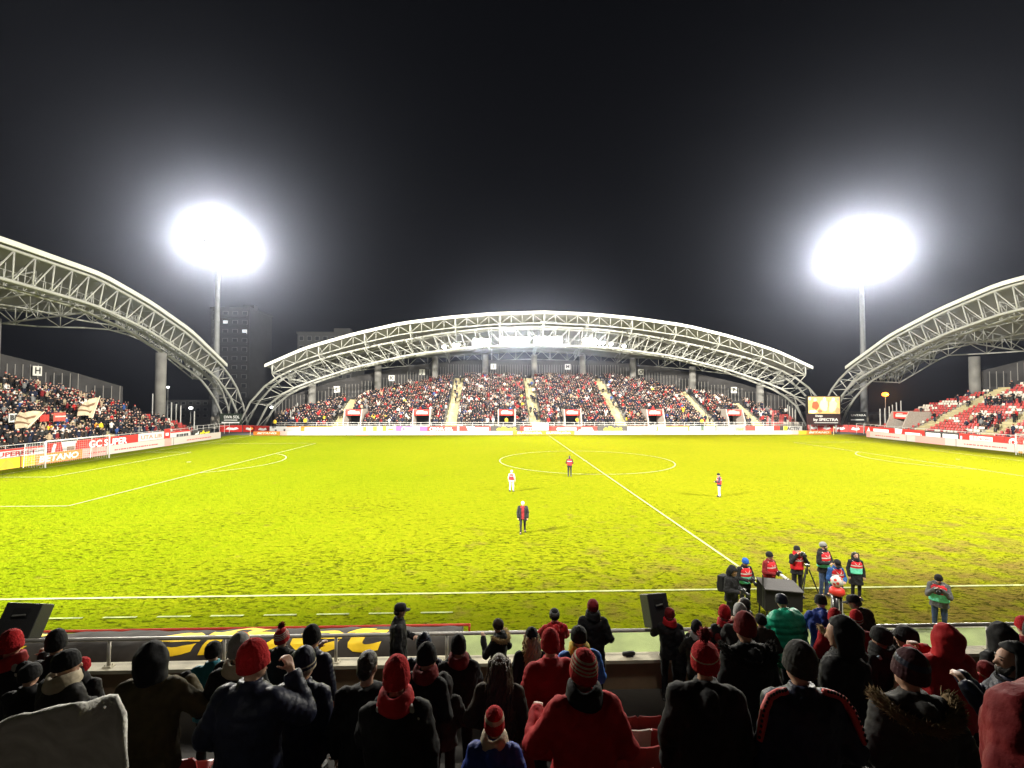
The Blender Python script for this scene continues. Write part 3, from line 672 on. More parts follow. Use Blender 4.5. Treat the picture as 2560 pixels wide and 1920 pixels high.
# ------------------------------------------------------------------ big screen, corner signs
c = at_depth(2060, 1014, 93)
t = thing('video_screen', 'big lit video screen on a dark sponsor panel between two arch feet', 'screen', (c.x, c.y, 0), -R(8))
sc_ = 93/FPX; wz = 74*sc_; top_z = at_depth(2060, 992, 93).z; mid_z = at_depth(2060, 1034, 93).z; bot_z = at_depth(2060, 1062, 93).z
MB().box((0, .35, (top_z+mid_z)/2), (wz+.5, .6, top_z-mid_z+.35)).build('cabinet', black_p, t)
def scr(col, e=1.1): return mat('screen %s' % (col,), col, .5, emit=e)
hh = top_z-mid_z; b = MB().box((0, .02, (top_z+mid_z)/2), (wz, .04, hh)).build('display', [scr((.62, .40, .14))], t)
def blob(cx, cz, w, h, col, e=1.1, n=14, k=0):
    m = MB(); r = random.Random(int(cx*1000+cz*77))
    m.add([(wz*cx+math.cos(2*math.pi*i/n)*wz*w*r.uniform(.7, 1.1), -.012-.004*k, mid_z+hh*cz+math.sin(2*math.pi*i/n)*hh*h*r.uniform(.75, 1.1)) for i in range(n)], [tuple(range(n))])
    m.build('picture', scr(col, e), b)
for k, a in enumerate(((-.28, .5, .13, .27, (.75, .10, .04)), (-.28, .82, .06, .12, (.8, .55, .35)), (.0, .5, .15, .38, (.85, .68, .36)), (.02, .85, .06, .13, (.9, .75, .5)), (.27, .45, .16, .4, (.85, .66, .32)), (.3, .85, .06, .12, (.9, .72, .45)), (-.36, .12, .15, .1, (.95, .8, .5)), (.42, .2, .08, .2, (.45, .25, .12)), (-.14, .15, .08, .12, (.3, .16, .08)), (.14, .6, .03, .3, (.5, .3, .12)), (.44, .85, .05, .1, (.3, .3, .2)), (-.45, .88, .05, .1, (.9, .85, .6)))):
    blob(*a, k=k)
pn = MB().box((0, .3, (mid_z-.2+bot_z)/2), (wz+.3, .4, mid_z-.2-bot_z)).build('sponsor_panel', mat('dark maroon panel', (.045, .022, .022), .5), t)
letters('by SPECTRA', .72, txt_white, pn, (.3, .085, bot_z+1.0), bold=.02, width=4.6); letters('Design', .5, txt_white, pn, (-.9, .085, bot_z+1.75), bold=.02)
MB().box((.4, .09, bot_z+.42), (4.4, .02, .12)).build('print_line', txt_white, pn)
for s in (-1, 1): MB().box((s*2.4, .45, bot_z/2), (.2, .2, bot_z)).build('support', galv, t)
def sign(label, u0, u1, v0, v1, dep, lines, face):
    a, b_ = at_depth(u0, v0, dep), at_depth(u1, v1, dep); W_ = abs(b_.x-a.x); H_ = a.z-b_.z
    t = thing('sign_panel', label, 'sign', (a.x, a.y, 0), 0)
    MB().box((W_/2, .12, (a.z+b_.z)/2), (W_, .2, H_)).build('panel', face, t)
    for q in (.08, .92): MB().box((W_*q, .2, b_.z/2), (.12, .12, b_.z)).build('support', galv, t)
    for s, fz, sz, w in lines:
        if s: letters(s, sz*H_, txt_white, t, (W_*.55, -.005, b_.z+H_*fz), bold=.01, width=W_*w)
        else: MB().box((W_*.5, .015, b_.z+H_*fz), (W_*w, .02, H_*sz)).build('print_line', txt_white, t)
sign('dark green sign with white lettering in front of the left mast foot', 549, 603, 1034, 1062, 93, [('DIVA SOL', .68, .34, .7), ('', .42, .06, .6), ('', .2, .1, .8)], mat('dark green sign', (.02, .03, .018), .6))
sign('dark sign with faint white capitals under the right mast', 2120, 2168, 1030, 1056, 98, [('UNTARA', .68, .26, .8), ('', .25, .1, .7)], mat('black sign', (.015, .018, .018), .6))

# ------------------------------------------------------------------ wind screens of posts at the stand ends
post_m = mat('pale post', (.42, .42, .40), .5)
def posts(label, pts, loc):
    t = thing('post_fence', label, 'fence', loc)
    for x, y, z0, z1 in pts: MB().tube([(x-loc[0], y-loc[1], z0), (x-loc[0], y-loc[1], z1)], .09, 6).build('post', post_m, t)
def plist(uv, ya, dy):
    o = []
    for i, (u, v0, v1) in enumerate(uv):
        y = ya+dy*i; a, b = on_y(u, v0, y), on_y(u, v1, y); o.append((a.x, y, max(.0, b.z-.8), a.z))
    return o
posts('row of pale upright posts rising along the left end of the far stand', plist([(727, 1028, 1060), (732, 1023, 1057), (736, 1018, 1055), (740, 1012, 1052), (744, 1007, 1047), (749, 1003, 1043), (754, 999, 1036)], 77, 1.6), (-50, 77, 0))
posts('row of pale upright posts falling along the right end of the far stand', plist([(1988, 1024, 1056), (1981, 1020, 1053), (1974, 1016, 1050), (1969, 1012, 1046), (1963, 1008, 1042), (1957, 1004, 1036), (1951, 1000, 1030), (1943, 995, 1024)], 77, 1.6), (58, 77, 0))
def plx(uv, xa, dx):
    o = []
    for i, (u, v0, v1) in enumerate(uv):
        x = xa+dx*i; a, b = on_x(u, v0, x), on_x(u, v1, x); o.append((x, a.y, max(0, b.z-.8), a.z))
    return o
posts('row of thin upright posts at the far end of the left stand', plx([(486, 1028, 1062), (452, 1014, 1056), (441, 1010, 1052), (429, 1006, 1048), (406, 992, 1038), (394, 990, 1030), (382, 984, 1026)], -62, -1.2), (-62, 64, 0))
posts('row of thin upright posts at the far end of the right stand', plx([(2200, 1022, 1056), (2212, 1020, 1054), (2223, 1016, 1050), (2231, 1012, 1046), (2241, 1006, 1040), (2252, 1002, 1034)], 62, 1.4), (62, 66, 0))
# low railings in the corners
def rail_run(label, a, b, z):
    a, b = Vector((*a, 0)), Vector((*b, 0)); t = thing('railing', label, 'railing', a); d = b-a; m = MB()
    for h in (.5, 1.0): m.tube([(0, 0, z+h), d+Vector((0, 0, z+h))], .035, 6)
    n = max(2, int(d.length/1.6))
    for i in range(n+1): m.tube([d*i/n+Vector((0, 0, 0)), d*i/n+Vector((0, 0, z+1))], .035, 6)
    m.build('bars', white_p, t)
rail_run('white corner railing left of the dark green sign', (-60.5, 63), (-60.5, 76), .9)
rail_run('white corner railing right of the corner boards below the right stand', (60, 72), (60, 60), .9)
rail_run('white corner railing between the far stand and the big screen', (53.5, 76.4), (59, 76.4), .8)

# ------------------------------------------------------------------ lamps on the far roof truss
def truss_lamp(u, v, n, label, big):
    y = 78.4; c = on_y(u, v, y)
    t = thing('truss_floodlight', label, 'floodlight', c, 0, 'floodlights on the far roof truss')
    MB().box((0, .28, .05), (n*.72+.2, .12, .12)).build('bracket', mast_m, t)
    for i in range(n):
        x = (i-(n-1)/2)*.72
        for z in ((-.4, .4) if big > .5 else (0,)):
            l = MB().tube([(x, .22, z), (x, -.02, z-.05)], [.2, .35], 12, 0).tube([(x, -.025, z-.052), (x, -.035, z-.054)], [.34, .34], 12, 1)
            l.build('floodlight', [mast_m, lamp_m], t)
    if big: spot('floodlight', c+Vector((0, -1.2, -.1)), (c.x*.7, 22, 0), ROOF_FAR*big, 110, rad=.6, blend=.6)
truss_lamp(1204, 856, 5, 'bright floodlight cluster, first of the big four from the left on the far truss', 1)
truss_lamp(1286, 851, 8, 'bright floodlight cluster, second of the big four on the far truss', 2)
truss_lamp(1370, 850, 8, 'bright floodlight cluster, third of the big four on the far truss', 2)
truss_lamp(1474, 855, 4, 'bright floodlight cluster, rightmost of the big four on the far truss', .8)
truss_lamp(1140, 863, 2, 'small floodlight pair left of the bright clusters on the far truss', .2)
truss_lamp(1110, 867, 1, 'leftmost single floodlight on the far truss', 0)
truss_lamp(1503, 857, 2, 'small floodlight pair right of the bright clusters on the far truss', .15)
truss_lamp(1527, 860, 1, 'second single floodlight from the right end on the far truss', 0)
truss_lamp(1560, 865, 1, 'rightmost single floodlight on the far truss', 0)

# ------------------------------------------------------------------ buildings and street lamps beyond the ground
win_m = mat('dark window', (.02, .022, .025), .2); lit_m = mat('lit window', (.9, .95, 1), .4, emit=.55)
def block(label, u0, u1, vtop, dep, depth_, wallc, floors, cols, lit=(), roof=True):
    a, b = at_depth(u0, vtop, dep), at_depth(u1, vtop, dep); W_ = b.x-a.x; H_ = a.z
    t = thing('apartment_block', label, 'building', (a.x, a.y, 0))
    wm = mat('wall %s' % label[:18], wallc, .9, var=.15, vscale=.4)
    w = MB().box((W_/2, depth_/2, H_/2), (W_, depth_, H_)).build('wall', wm, t)
    if roof: MB().box((W_/2, depth_/2, H_+.3), (W_+.6, depth_+.6, .6)).box((W_*.7, depth_/2, H_+1.6), (W_*.3, 3, 2)).build('roof', wm, t)
    fh = H_/floors
    for f in range(floors):
        for k in range(cols):
            x = W_*(k+.5)/cols; z = fh*(f+.5)
            wn = MB().box((x, -.03, z), (W_/cols*.55, .05, fh*.5)).build('window', mat('window frame', (.16, .16, .16), .6), w)
            MB().box((x, -.065, z), (W_/cols*.47, .02, fh*.42)).build('pane', lit_m if (f, k) in lit else win_m, wn)
        if cols < 7: MB().box((W_/2, -.5, fh*f+.2), (W_*.9, .9, .16)).box((W_/2, -.93, fh*f+.65), (W_*.9, .05, .8)).build('balcony', wm, w)
    return t
block('tall dark apartment block with balconies behind the left floodlight mast', 528, 623, 772, 160, 16, (.030, .030, .030), 12, 4, lit={(9, 3), (10, 1)})
block('pale apartment block showing above the left shoulder of the far roof', 744, 880, 834, 150, 14, (.055, .055, .052), 9, 7)
block('low grey building behind the right mast foot', 2170, 2300, 1036, 150, 12, (.09, .09, .09), 3, 7, roof=False)
block('dark building behind the far end of the left stand', 395, 520, 1000, 150, 12, (.05, .05, .05), 3, 7, roof=False)
def lamp(label, u, v, dep, col, e, r=.35):
    c = at_depth(u, v, dep); t = thing('street_lamp', label, 'street lamp', (c.x, c.y, 0))
    MB().tube([(0, 0, 0), (0, 0, c.z)], [.12, .07], 8).build('pole', mast_m, t)
    MB().ball((0, 0, c.z), (r, r, r*.7), 12, 8).build('lamp_head', mat('lamp glow %s' % (col,), col, .4, emit=e, ecol=col), t, True)
    return c
c = lamp('orange sodium street lamp glowing beyond the right stand end', 2213, 986, 130, (1, .20, .02), 9, .8)
l = bpy.data.lights.new('street_lamp_light', 'POINT'); l.energy = 1500; l.color = (1, .4, .08); l.shadow_soft_size = .3
o = bpy.data.objects.new('street_lamp_light', l); COL.objects.link(o); o.location = c+Vector((0, -1, 0))
lamp('white globe street lamp left of the far stand end', 679, 1018, 110, (1, 1, .95), 5, .4)
lamp('white street lamp on a thin pole beyond the left stand end', 477, 1020, 100, (1, 1, .95), 5, .4)
lamp('white street lamp under the tip of the left roof', 420, 968, 100, (1, 1, .95), 4, .3)
lamp('white street lamp seen through the left part of the far stand', 779, 976, 125, (1, 1, .95), 4, .4)
# ------------------------------------------------------------------ spectators of the far stands
CC = [('black', (.010, .010, .012)), ('dark navy', (.012, .016, .035)), ('charcoal', (.03, .03, .03)), ('dark brown', (.03, .02, .014)),
      ('dark red', (.16, .012, .014)), ('bright red', (.42, .02, .02)), ('white', (.6, .58, .55)), ('grey', (.16, .16, .16)), ('blue', (.03, .07, .22)),
      ('yellow', (.65, .48, .03)), ('orange', (.6, .2, .03)), ('beige', (.35, .27, .18)), ('skin', (.46, .29, .21)), ('dark hair', (.015, .012, .01))]
CM = [mat('crowd '+n, c, .85, spec=.2) for n, c in CC]; CI = {n: i for i, (n, c) in enumerate(CC)}
def fig(pose, seed):
    """low figure: returns verts, quads, slot per face (0 jacket 1 trousers 2 skin 3 hat 4 scarf)"""
    r = random.Random(seed); V = []; F = []; Mi = []
    def loft(rs, m):
        o = len(V)
        for c, rx, ry in rs:
            for k in range(6):
                a = math.pi*(k+.5)/3; V.append((c[0]+rx*math.cos(a), c[1]+ry*math.sin(a), c[2]))
        for i in range(len(rs)-1):
            for k in range(6):
                q = (k+1) % 6; F.append((o+i*6+k, o+i*6+q, o+i*6+6+q, o+i*6+6+k)); Mi.append(m)
        for b, rev in ((o, 1), (o+6*(len(rs)-1), 0)):
            for q in ((0, 1, 2, 3), (0, 3, 4, 5)): F.append(tuple(b+x for x in (reversed(q) if rev else q))); Mi.append(m)
    def limb(pts, rad, m):
        o = len(V); n = 5
        for i, p in enumerate(pts):
            d = Vector(pts[min(i+1, len(pts)-1)])-Vector(pts[max(0, i-1)]); d.normalize()
            a = d.cross(Vector((.1, 1, .15))).normalized(); b = a.cross(d)
            for k in range(6):
                t = math.pi*k/3; V.append(tuple(Vector(p)+(a*math.cos(t)+b*math.sin(t))*rad[i]))
        for i in range(len(pts)-1):
            for k in range(6):
                q = (k+1) % 6; F.append((o+i*6+k, o+i*6+q, o+i*6+6+q, o+i*6+6+k)); Mi.append(m)
        for b, rev in ((o, 1), (o+6*(len(pts)-1), 0)):
            for q in ((0, 1, 2, 3), (0, 3, 4, 5)): F.append(tuple(b+x for x in (reversed(q) if rev else q))); Mi.append(m)
    sit = pose == 'sit'; dz = -.42 if sit else 0
    if sit:
        for s in (-1, 1): limb([(s*.1, .12, .50), (s*.12, -.28, .50), (s*.12, -.30, .06)], [.10, .085, .06], 1)
    else:
        for s in (-1, 1): limb([(s*.10, 0, .92), (s*.11, -.02, .5), (s*.12, .01, .05)], [.10, .075, .06], 1)
    loft([((0, 0, .80+dz), .20, .14), ((0, 0, 1.0+dz), .21, .15), ((0, -.01, 1.25+dz), .24, .15), ((0, 0, 1.42+dz), .22, .13), ((0, 0, 1.5+dz), .09, .08)], 0)
    loft([((0, 0, 1.47+dz), .06, .06), ((0, -.01, 1.54+dz), .075, .09), ((0, -.01, 1.63+dz), .085, .105), ((0, 0, 1.70+dz), .078, .095)], 2)
    loft([((0, 0, 1.645+dz), .098, .115), ((0, .01, 1.72+dz), .092, .105), ((0, .01, 1.775+dz), .05, .055)], 3)
    loft([((0, -.01, 1.45+dz), .13, .12), ((0, -.02, 1.53+dz), .115, .115)], 4)
    arms = {'down': [(.27, .0, 1.15), (.27, -.05, .92)], 'pocket': [(.30, .06, 1.15), (.2, -.12, 1.0)], 'clap': [(.27, -.10, 1.15), (.06, -.30, 1.25)],
            'up': [(.33, -.05, 1.62), (.25, -.08, 1.9)], 'phone': [(.26, -.16, 1.2), (.08, -.3, 1.45)], 'sit': [(.27, -.04, 1.15), (.14, -.28, 1.02)]}[pose]
    for s in (-1, 1):
        ar = arms if not (pose == 'up' and s < 0 and r.random() < .5) else [(.27, 0, 1.15), (.2, -.15, 1.0)]
        limb([(s*.21, 0, 1.42+dz)]+[(s*p[0], p[1], p[2]+dz) for p in ar], [.085, .068, .05], 0)
        e = ar[-1]; p = ar[-2]; d = (Vector(e)-Vector(p)).normalized()*.13
        limb([(s*e[0], e[1], e[2]+dz), (s*(e[0]+d.x), e[1]+d.y, e[2]+d.z+dz)], [.042, .03], 2)
    return np.array(V, float), np.array(F, int), np.array(Mi, int)
POSES = ['down', 'down', 'pocket', 'pocket', 'clap', 'phone', 'up', 'sit', 'sit']
FIGS = [fig(p, i) for i, p in enumerate(POSES)]
cr = random.Random(21)
def pick(ws): return cr.choices([w[0] for w in ws], [w[1] for w in ws])[0]
def outfit():
    j = pick([('black', 34), ('dark navy', 16), ('charcoal', 14), ('dark brown', 7), ('dark red', 6), ('bright red', 2), ('white', 2.5), ('grey', 4), ('blue', .8), ('beige', 1.5), ('yellow', .15)])
    tr = pick([('black', 5), ('dark navy', 4), ('charcoal', 3)])
    h = pick([('dark hair', 10), ('black', 8), ('bright red', 1.3), ('white', 1.6), ('charcoal', 2), ('dark red', 1.5)])
    s = pick([(j, 10), ('bright red', .8), ('white', 1.6)])
    return j, tr, h, s
def stand_xf(which):
    return {'far': ((0, 76), 0), 'left': ((-58, 34), R(90)), 'right': ((58, 34), R(-90))}[which]
def to_world(which, x, y):
    (ox, oy), a = stand_xf(which); return ox+x*math.cos(a)-y*math.sin(a), oy+x*math.sin(a)+y*math.cos(a)
def in_frame(X, Y, Z, mg=30):
    d = Vector((X, Y, Z))-CAM; dz = d.dot(AF)
    if dz < 1: return None
    u, v = 1280+FPX*d.dot(AX)/dz, 960-FPX*d.dot(AY)/dz
    return (u, v, dz) if -mg < u < 2560+mg and 0 < v < 1920 else None
people = []; seats = []
def fill(which, rows, half, aisles, tunnels, occ, seat_ok):
    n = int(max(b for a, b in rows))
    for k in range(n+1):
        x = -half+.4
        while x < half-.3:
            if interp(rows, x) >= k and not any(abs(x-a) < 1.25 for a in aisles) and not (k < 7 and any(abs(x-a) < 1.95 for a in tunnels)):
                X, Y = to_world(which, x+cr.uniform(-.08, .08), k*RUN+.45); z = Z0+k*RISE
                if in_frame(X, Y, z+1.2):
                    if cr.random() < occ(x, k): people.append((which, x, k, X, Y, z))
                    if seat_ok(x, k): seats.append((which, x, k, X, Y, z))
            x += .52
    for a in aisles:
        for k in range(int(interp(rows, a))):
            if cr.random() < .17:
                x = a+cr.uniform(-.7, .7); X, Y = to_world(which, x, k*RUN+.45)
                if in_frame(X, Y, Z0+k*RISE+1.2): people.append((which, x, k, X, Y, Z0+k*RISE+.1))
fill('far', ROWS_F, 52, AIS_F, TUN_F, lambda x, k: .93 if x < 43 else (.85-.08*(x-43) if x < 48 and k < 12 else .12), lambda x, k: x > 42)
fill('left', ROWS_L, 28, [-21, -5, 12], [-12], lambda x, k: .95 if x < 20 else max(.1, .8-.14*(x-20)), lambda x, k: x > 18)
clus = [(-12, 9), (-4, 14), (-16, 4), (2, 10), (-8, 17), (-1, 3), (-20, 12), (5, 17), (-6, 7), (8, 5)]
fill('right', ROWS_R, 31, [-23.5, -13, 3], [-27], lambda x, k: .62 if any(abs(x-a) < 2.1 and abs(k-b) < 1.3 for a, b in clus) else .025, lambda x, k: True)
# stewards in yellow on the stairs and walkways
# ---- which ones show largest: those become objects of their own, the rest one mass
N_OWN = 225
people.sort(key=lambda p: (Vector(p[3:6])-CAM).length)
own, rest = people[:N_OWN], people[N_OWN:]
mesh_cache = {}
def fig_mesh(fi, oc):
    key = (fi, oc)
    if key not in mesh_cache:
        V, F, Mi = FIGS[fi]; me = bpy.data.meshes.new('person'); me.from_pydata([tuple(v) for v in V], [], [tuple(f) for f in F])
        j, tr, h, s = oc
        for nme in (j, tr, 'skin', h, s): me.materials.append(CM[CI[nme]])
        me.polygons.foreach_set('material_index', Mi); me.polygons.foreach_set('use_smooth', [True]*len(F)); me.update(); mesh_cache[key] = me
    return mesh_cache[key]
wname = {'left': 'left end stand', 'right': 'right end stand', 'far': 'far stand'}
HATW = {'dark hair': 'bare dark head', 'black': 'black hat', 'bright red': 'red hat', 'white': 'white hat', 'charcoal': 'grey hat', 'dark red': 'wine red hat'}
POSEW = ['standing fan', 'standing fan', 'fan', 'fan', 'clapping fan', 'filming fan', 'cheering fan', 'seated fan', 'seated fan']
rowW = lambda k: ['front row', 'second row', 'third row', 'fourth row', 'fifth row', 'sixth row', 'seventh row', 'eighth row', 'ninth row', 'tenth row', 'eleventh row', 'twelfth row'][k] if k < 12 else 'upper rows'
for which, x, k, X, Y, z in own:
    fi = cr.randrange(len(FIGS)) if which != 'right' else cr.choice([0, 2, 7, 8]); oc = outfit()
    o = bpy.data.objects.new('person', fig_mesh(fi, oc)); COL.objects.link(o)
    o.location = (X, Y, z); o.rotation_euler.z = stand_xf(which)[1]+cr.uniform(-.3, .3); sc0 = cr.uniform(.94, 1.06); o.scale = (sc0, sc0, sc0)
    tag(o, '%s in %s jacket, %s, %s of the %s' % (POSEW[fi], oc[0], HATW[oc[2]], rowW(k), wname[which]), 'person', 'spectators in the '+wname[which])
VV = []; FF = []; MM = []; off = 0
for which, x, k, X, Y, z in rest:
    fi = cr.randrange(len(FIGS)); V, F, Mi = FIGS[fi]; oc = outfit(); a = stand_xf(which)[1]+cr.uniform(-.4, .4); s = cr.uniform(.92, 1.07)
    c, sn = math.cos(a)*s, math.sin(a)*s
    P = np.stack([V[:, 0]*c-V[:, 1]*sn+X, V[:, 0]*sn+V[:, 1]*c+Y, V[:, 2]*s+z], 1)
    idx = np.array([CI[oc[0]], CI[oc[1]], CI['skin'], CI[oc[2]], CI[oc[3]]])
    VV.append(P); FF.append(F+off); MM.append(idx[Mi]); off += len(V)
tag(npmesh('crowd', np.concatenate(VV), np.concatenate(FF), CM, np.concatenate(MM), True), 'dense mass of dark clad spectators with red and white scarves filling the stands', 'crowd', kind='stuff')
print('people', len(people), 'seats', len(seats))

# ---- seats
seat_red = mat('red plastic seat', (.40, .045, .04), .35, spec=.5); seat_white = mat('white plastic seat', (.62, .56, .48), .4, spec=.5)
def seat_geo():
    mb = MB(); W_ = .205
    def shell(P, th):      # P: list of rows of points across; gives thickness along -normal
        n = len(P[0]); A = []
        for r_ in P: A += r_
        B = [(p[0], p[1]+th[0], p[2]+th[1]) for p in A]; N_ = len(A); fs = []
        for i in range(len(P)-1):
            for j in range(n-1):
                a = i*n+j; fs.append((a, a+1, a+n+1, a+n)); fs.append((N_+a, N_+a+n, N_+a+n+1, N_+a+1))
        for j in range(n-1):
            a = j; fs.append((a+1, a, N_+a, N_+a+1)); a = (len(P)-1)*n+j; fs.append((a, a+1, N_+a+1, N_+a))
        for i in range(len(P)-1):
            a = i*n; fs.append((a, a+n, N_+a+n, N_+a)); a = i*n+n-1; fs.append((a+n, a, N_+a, N_+a+n))
        mb.add(A+B, fs)
    back = []
    for z, w, y in ((.38, .86, .02), (.46, 1, .05), (.62, 1, .08), (.72, .97, .095), (.755, .80, .10)):
        back.append([(W_*w*x, y+.03*(1-x*x), z) for x in (-1, -.6, 0, .6, 1)])
    shell(back, (.022, 0))
    pan = []
    for y, w, z in ((-.30, .85, .42), (-.26, 1, .43), (-.05, 1, .40), (.06, .95, .39)):
        pan.append([(W_*w*x, y, z+.02*x*x) for x in (-1, -.6, 0, .6, 1)])
    shell(pan, (0, -.022))
    mb.box((0, .02, .2), (.06, .05, .40)).box((0, .05, .01), (.14, .1, .02))
    return mb
sg_ = seat_geo()
def seat_mesh(m):
    o = sg_.build('seat', m); me = o.data; bpy.data.objects.remove(o); return me
SEATM = {'red': seat_mesh(seat_red), 'white': seat_mesh(seat_white)}
def seat_col(which, x, k):
    h = math.sin(x*.9+k*1.7)+math.sin(x*.37-k*.8+1.3)+.7*math.sin(k*2.1-x*1.9)
    return 'white' if h+(.75 if k > 10 else -.35) > .62 else 'red'
taken = {(p[0], round(p[1], 2), p[2]) for p in people}
seats = [s for s in seats if not ((s[0], round(s[1], 2), s[2]) in taken and s[0] != 'right')]
seats.sort(key=lambda p: (Vector(p[3:6])-CAM).length)
for which, x, k, X, Y, z in seats[:240]:
    c = seat_col(which, x, k); o = bpy.data.objects.new('seat', SEATM[c]); COL.objects.link(o)
    o.location = (X, Y, z); o.rotation_euler.z = stand_xf(which)[1]
    blk = 'nearest block' if x > 3 else ('middle block' if x > -13 else ('narrow block by the stairs' if x > -23.5 else 'far end block'))
    tag(o, '%s seat, %s of the %s, %s' % (c, rowW(k), wname[which], blk), 'seat', '%s seats, %s of the %s, %s' % (c, rowW(k), wname[which], blk))
SV = np.array(sg_.v); quads = np.array([f for f in sg_.f if len(f) == 4])
VV = []; FF = []; MM = []; off = 0
for which, x, k, X, Y, z in seats[240:]:
    a = stand_xf(which)[1]; c, sn = math.cos(a), math.sin(a)
    VV.append(np.stack([SV[:, 0]*c-SV[:, 1]*sn+X, SV[:, 0]*sn+SV[:, 1]*c+Y, SV[:, 2]+z], 1)); FF.append(quads+off); off += len(SV)
    MM.append(np.full(len(quads), 1 if seat_col(which, x, k) == 'white' else 0))
tag(npmesh('seats', np.concatenate(VV), np.concatenate(FF), [seat_red, seat_white], np.concatenate(MM)), 'rows of red and white plastic seats further up and far away in the stands', 'seats', kind='stuff')

# ---- stewards in yellow, big flags and banners among the left stand crowd
for i, (u, v, Y, z, lab) in enumerate(((687, 1061, 74.6, 1.0, 'steward in yellow vest by the left corner of the far stand'), (763, 1055, 75.4, 1.2, 'steward in yellow standing in the left front of the far stand'),
        (811, 1056, 78, 1.6, 'steward in yellow coat near the slanted stairs of the far stand'), (962, 1052, 78, 1.8, 'steward in yellow left of the red tunnel sign'), (1266, 1054, 77, 1.2, 'steward in yellow in the tunnel by the midfield'),
        (1443, 1054, 77, 1.2, 'steward in yellow at the tunnel right of midfield'), (1568, 1052, 78, 1.4, 'steward in yellow at the foot of the fourth stairs'), (1755, 1062, 76, 1.0, 'steward in yellow at the foot of the right stairs'))):
    p = on_y(u, v+12, Y); o = bpy.data.objects.new('person', fig_mesh(i % 3, ('yellow', 'black', 'dark hair', 'yellow'))); COL.objects.link(o)
    o.location = (p.x, Y, z); tag(o, lab, 'person', 'stewards in yellow')
for i, (u, v, lab) in enumerate(((120, 1062, 'spectator in yellow behind the goal, left one of a pair'), (128, 1066, 'spectator in orange yellow behind the goal, right of the other yellow one'), (240, 1062, 'spectator in orange jacket above the long red board'), (252, 1064, 'spectator in yellow jacket above the long red board'))):
    X = -60; p = on_x(u, v, X); o = bpy.data.objects.new('person', fig_mesh((i*2) % 5, ('orange' if i in (1, 2) else 'yellow', 'black', 'dark hair', 'yellow'))); COL.objects.link(o)
    o.location = (X, p.y, Z0+2*RISE); o.rotation_euler.z = R(90); tag(o, lab, 'person', 'stewards in yellow')
flag_m = mat('cream flag cloth', (.50, .40, .28), .8, var=.25, vscale=1.5); flag_b = mat('brown flag stripe', (.16, .09, .05), .8)
def flag(label, pole0, pole1, uv, nx=14, ny=8):
    """pole from pole0 to pole1; cloth corners given as world points (top at pole, bottom at pole, bottom free, top free)"""
    b = Vector(pole0); t = thing('flag', label, 'flag', b)
    MB().tube([(0, 0, 0), Vector(pole1)-b], .045, 8).build('pole', mat('pale flag pole', (.7, .66, .5), .5), t)
    a0, a1, a2, a3 = [Vector(p)-b for p in uv]; m = MB(); vs = []
    for j in range(ny+1):
        for i in range(nx+1):
            s, q = i/nx, j/ny; p = (a0*(1-q)+a1*q)*(1-s)+(a3*(1-q)+a2*q)*s
            vs.append(p+Vector((.22*math.sin(s*9+q*3), .18*math.sin(s*7-q*2), .16*math.sin(s*6+q*4)))*min(1, s*2))
    for j in range(ny):
        for i in range(nx): m.add([vs[j*(nx+1)+i], vs[j*(nx+1)+i+1], vs[(j+1)*(nx+1)+i+1], vs[(j+1)*(nx+1)+i]], [(0, 1, 2, 3)], 1 if j in (2, 5) and i > 2 else 0)
    m.build('cloth', [flag_m, flag_b], t, True)
PX = lambda u, v, x=-59.5: on_x(u, v, x)
flag('large cream and brown flag waved in the lower left of the left stand', PX(62, 1076), PX(111, 1028), [PX(110, 1030), PX(72, 1071), PX(46, 1074), PX(44, 1028)])
flag('cream and brown flag on a pale slanted pole amid the left stand', PX(230, 1047, -62), PX(250, 990, -62), [PX(249, 993, -62), PX(232, 1044, -62), PX(198, 1040, -62), PX(208, 1004, -62)])
def hang(label, x, u0, u1, v0, v1, m, cat='banner'):
    a, b = on_x(u0, v0, x), on_x(u1, v1, x); L = b.y-a.y; t = thing('banner', label, cat, (x, a.y, b.z))
    mb = MB(); n = 10
    for i in range(n):
        y0, y1 = L*i/n, L*(i+1)/n; mb.add([(.06*math.sin(i*1.3), y0, 0), (.06*math.sin((i+1)*1.3), y1, 0), (.06*math.sin((i+1)*1.3), y1, a.z-b.z), (.06*math.sin(i*1.3), y0, a.z-b.z)], [(0, 1, 2, 3)])
    mb.build('cloth', m, t); return t, L, a.z-b.z
t, L, H = hang('red cloth banner held up beside the first flag in the left stand', -59.6, 100, 122, 1037, 1053, cloth('red banner cloth', (.40, .04, .03)))
t, L, H = hang('faded red banner with a pale stripe held up between the two flags', -59.6, 134, 163, 1032, 1052, cloth('faded red banner', (.42, .08, .06)))
MB().box((.12, L/2, H*.55), (.03, L*.9, H*.16)).build('stripe', pink_p, t)
t, L, H = hang('white placard with dark print held up left of the first flag', -59.8, 22, 42, 1034, 1055, white_p, 'placard')
letters('B1', H*.8, txt_dark, t, (.12, L/2, H/2), (R(90), 0, R(90)), bold=.04)
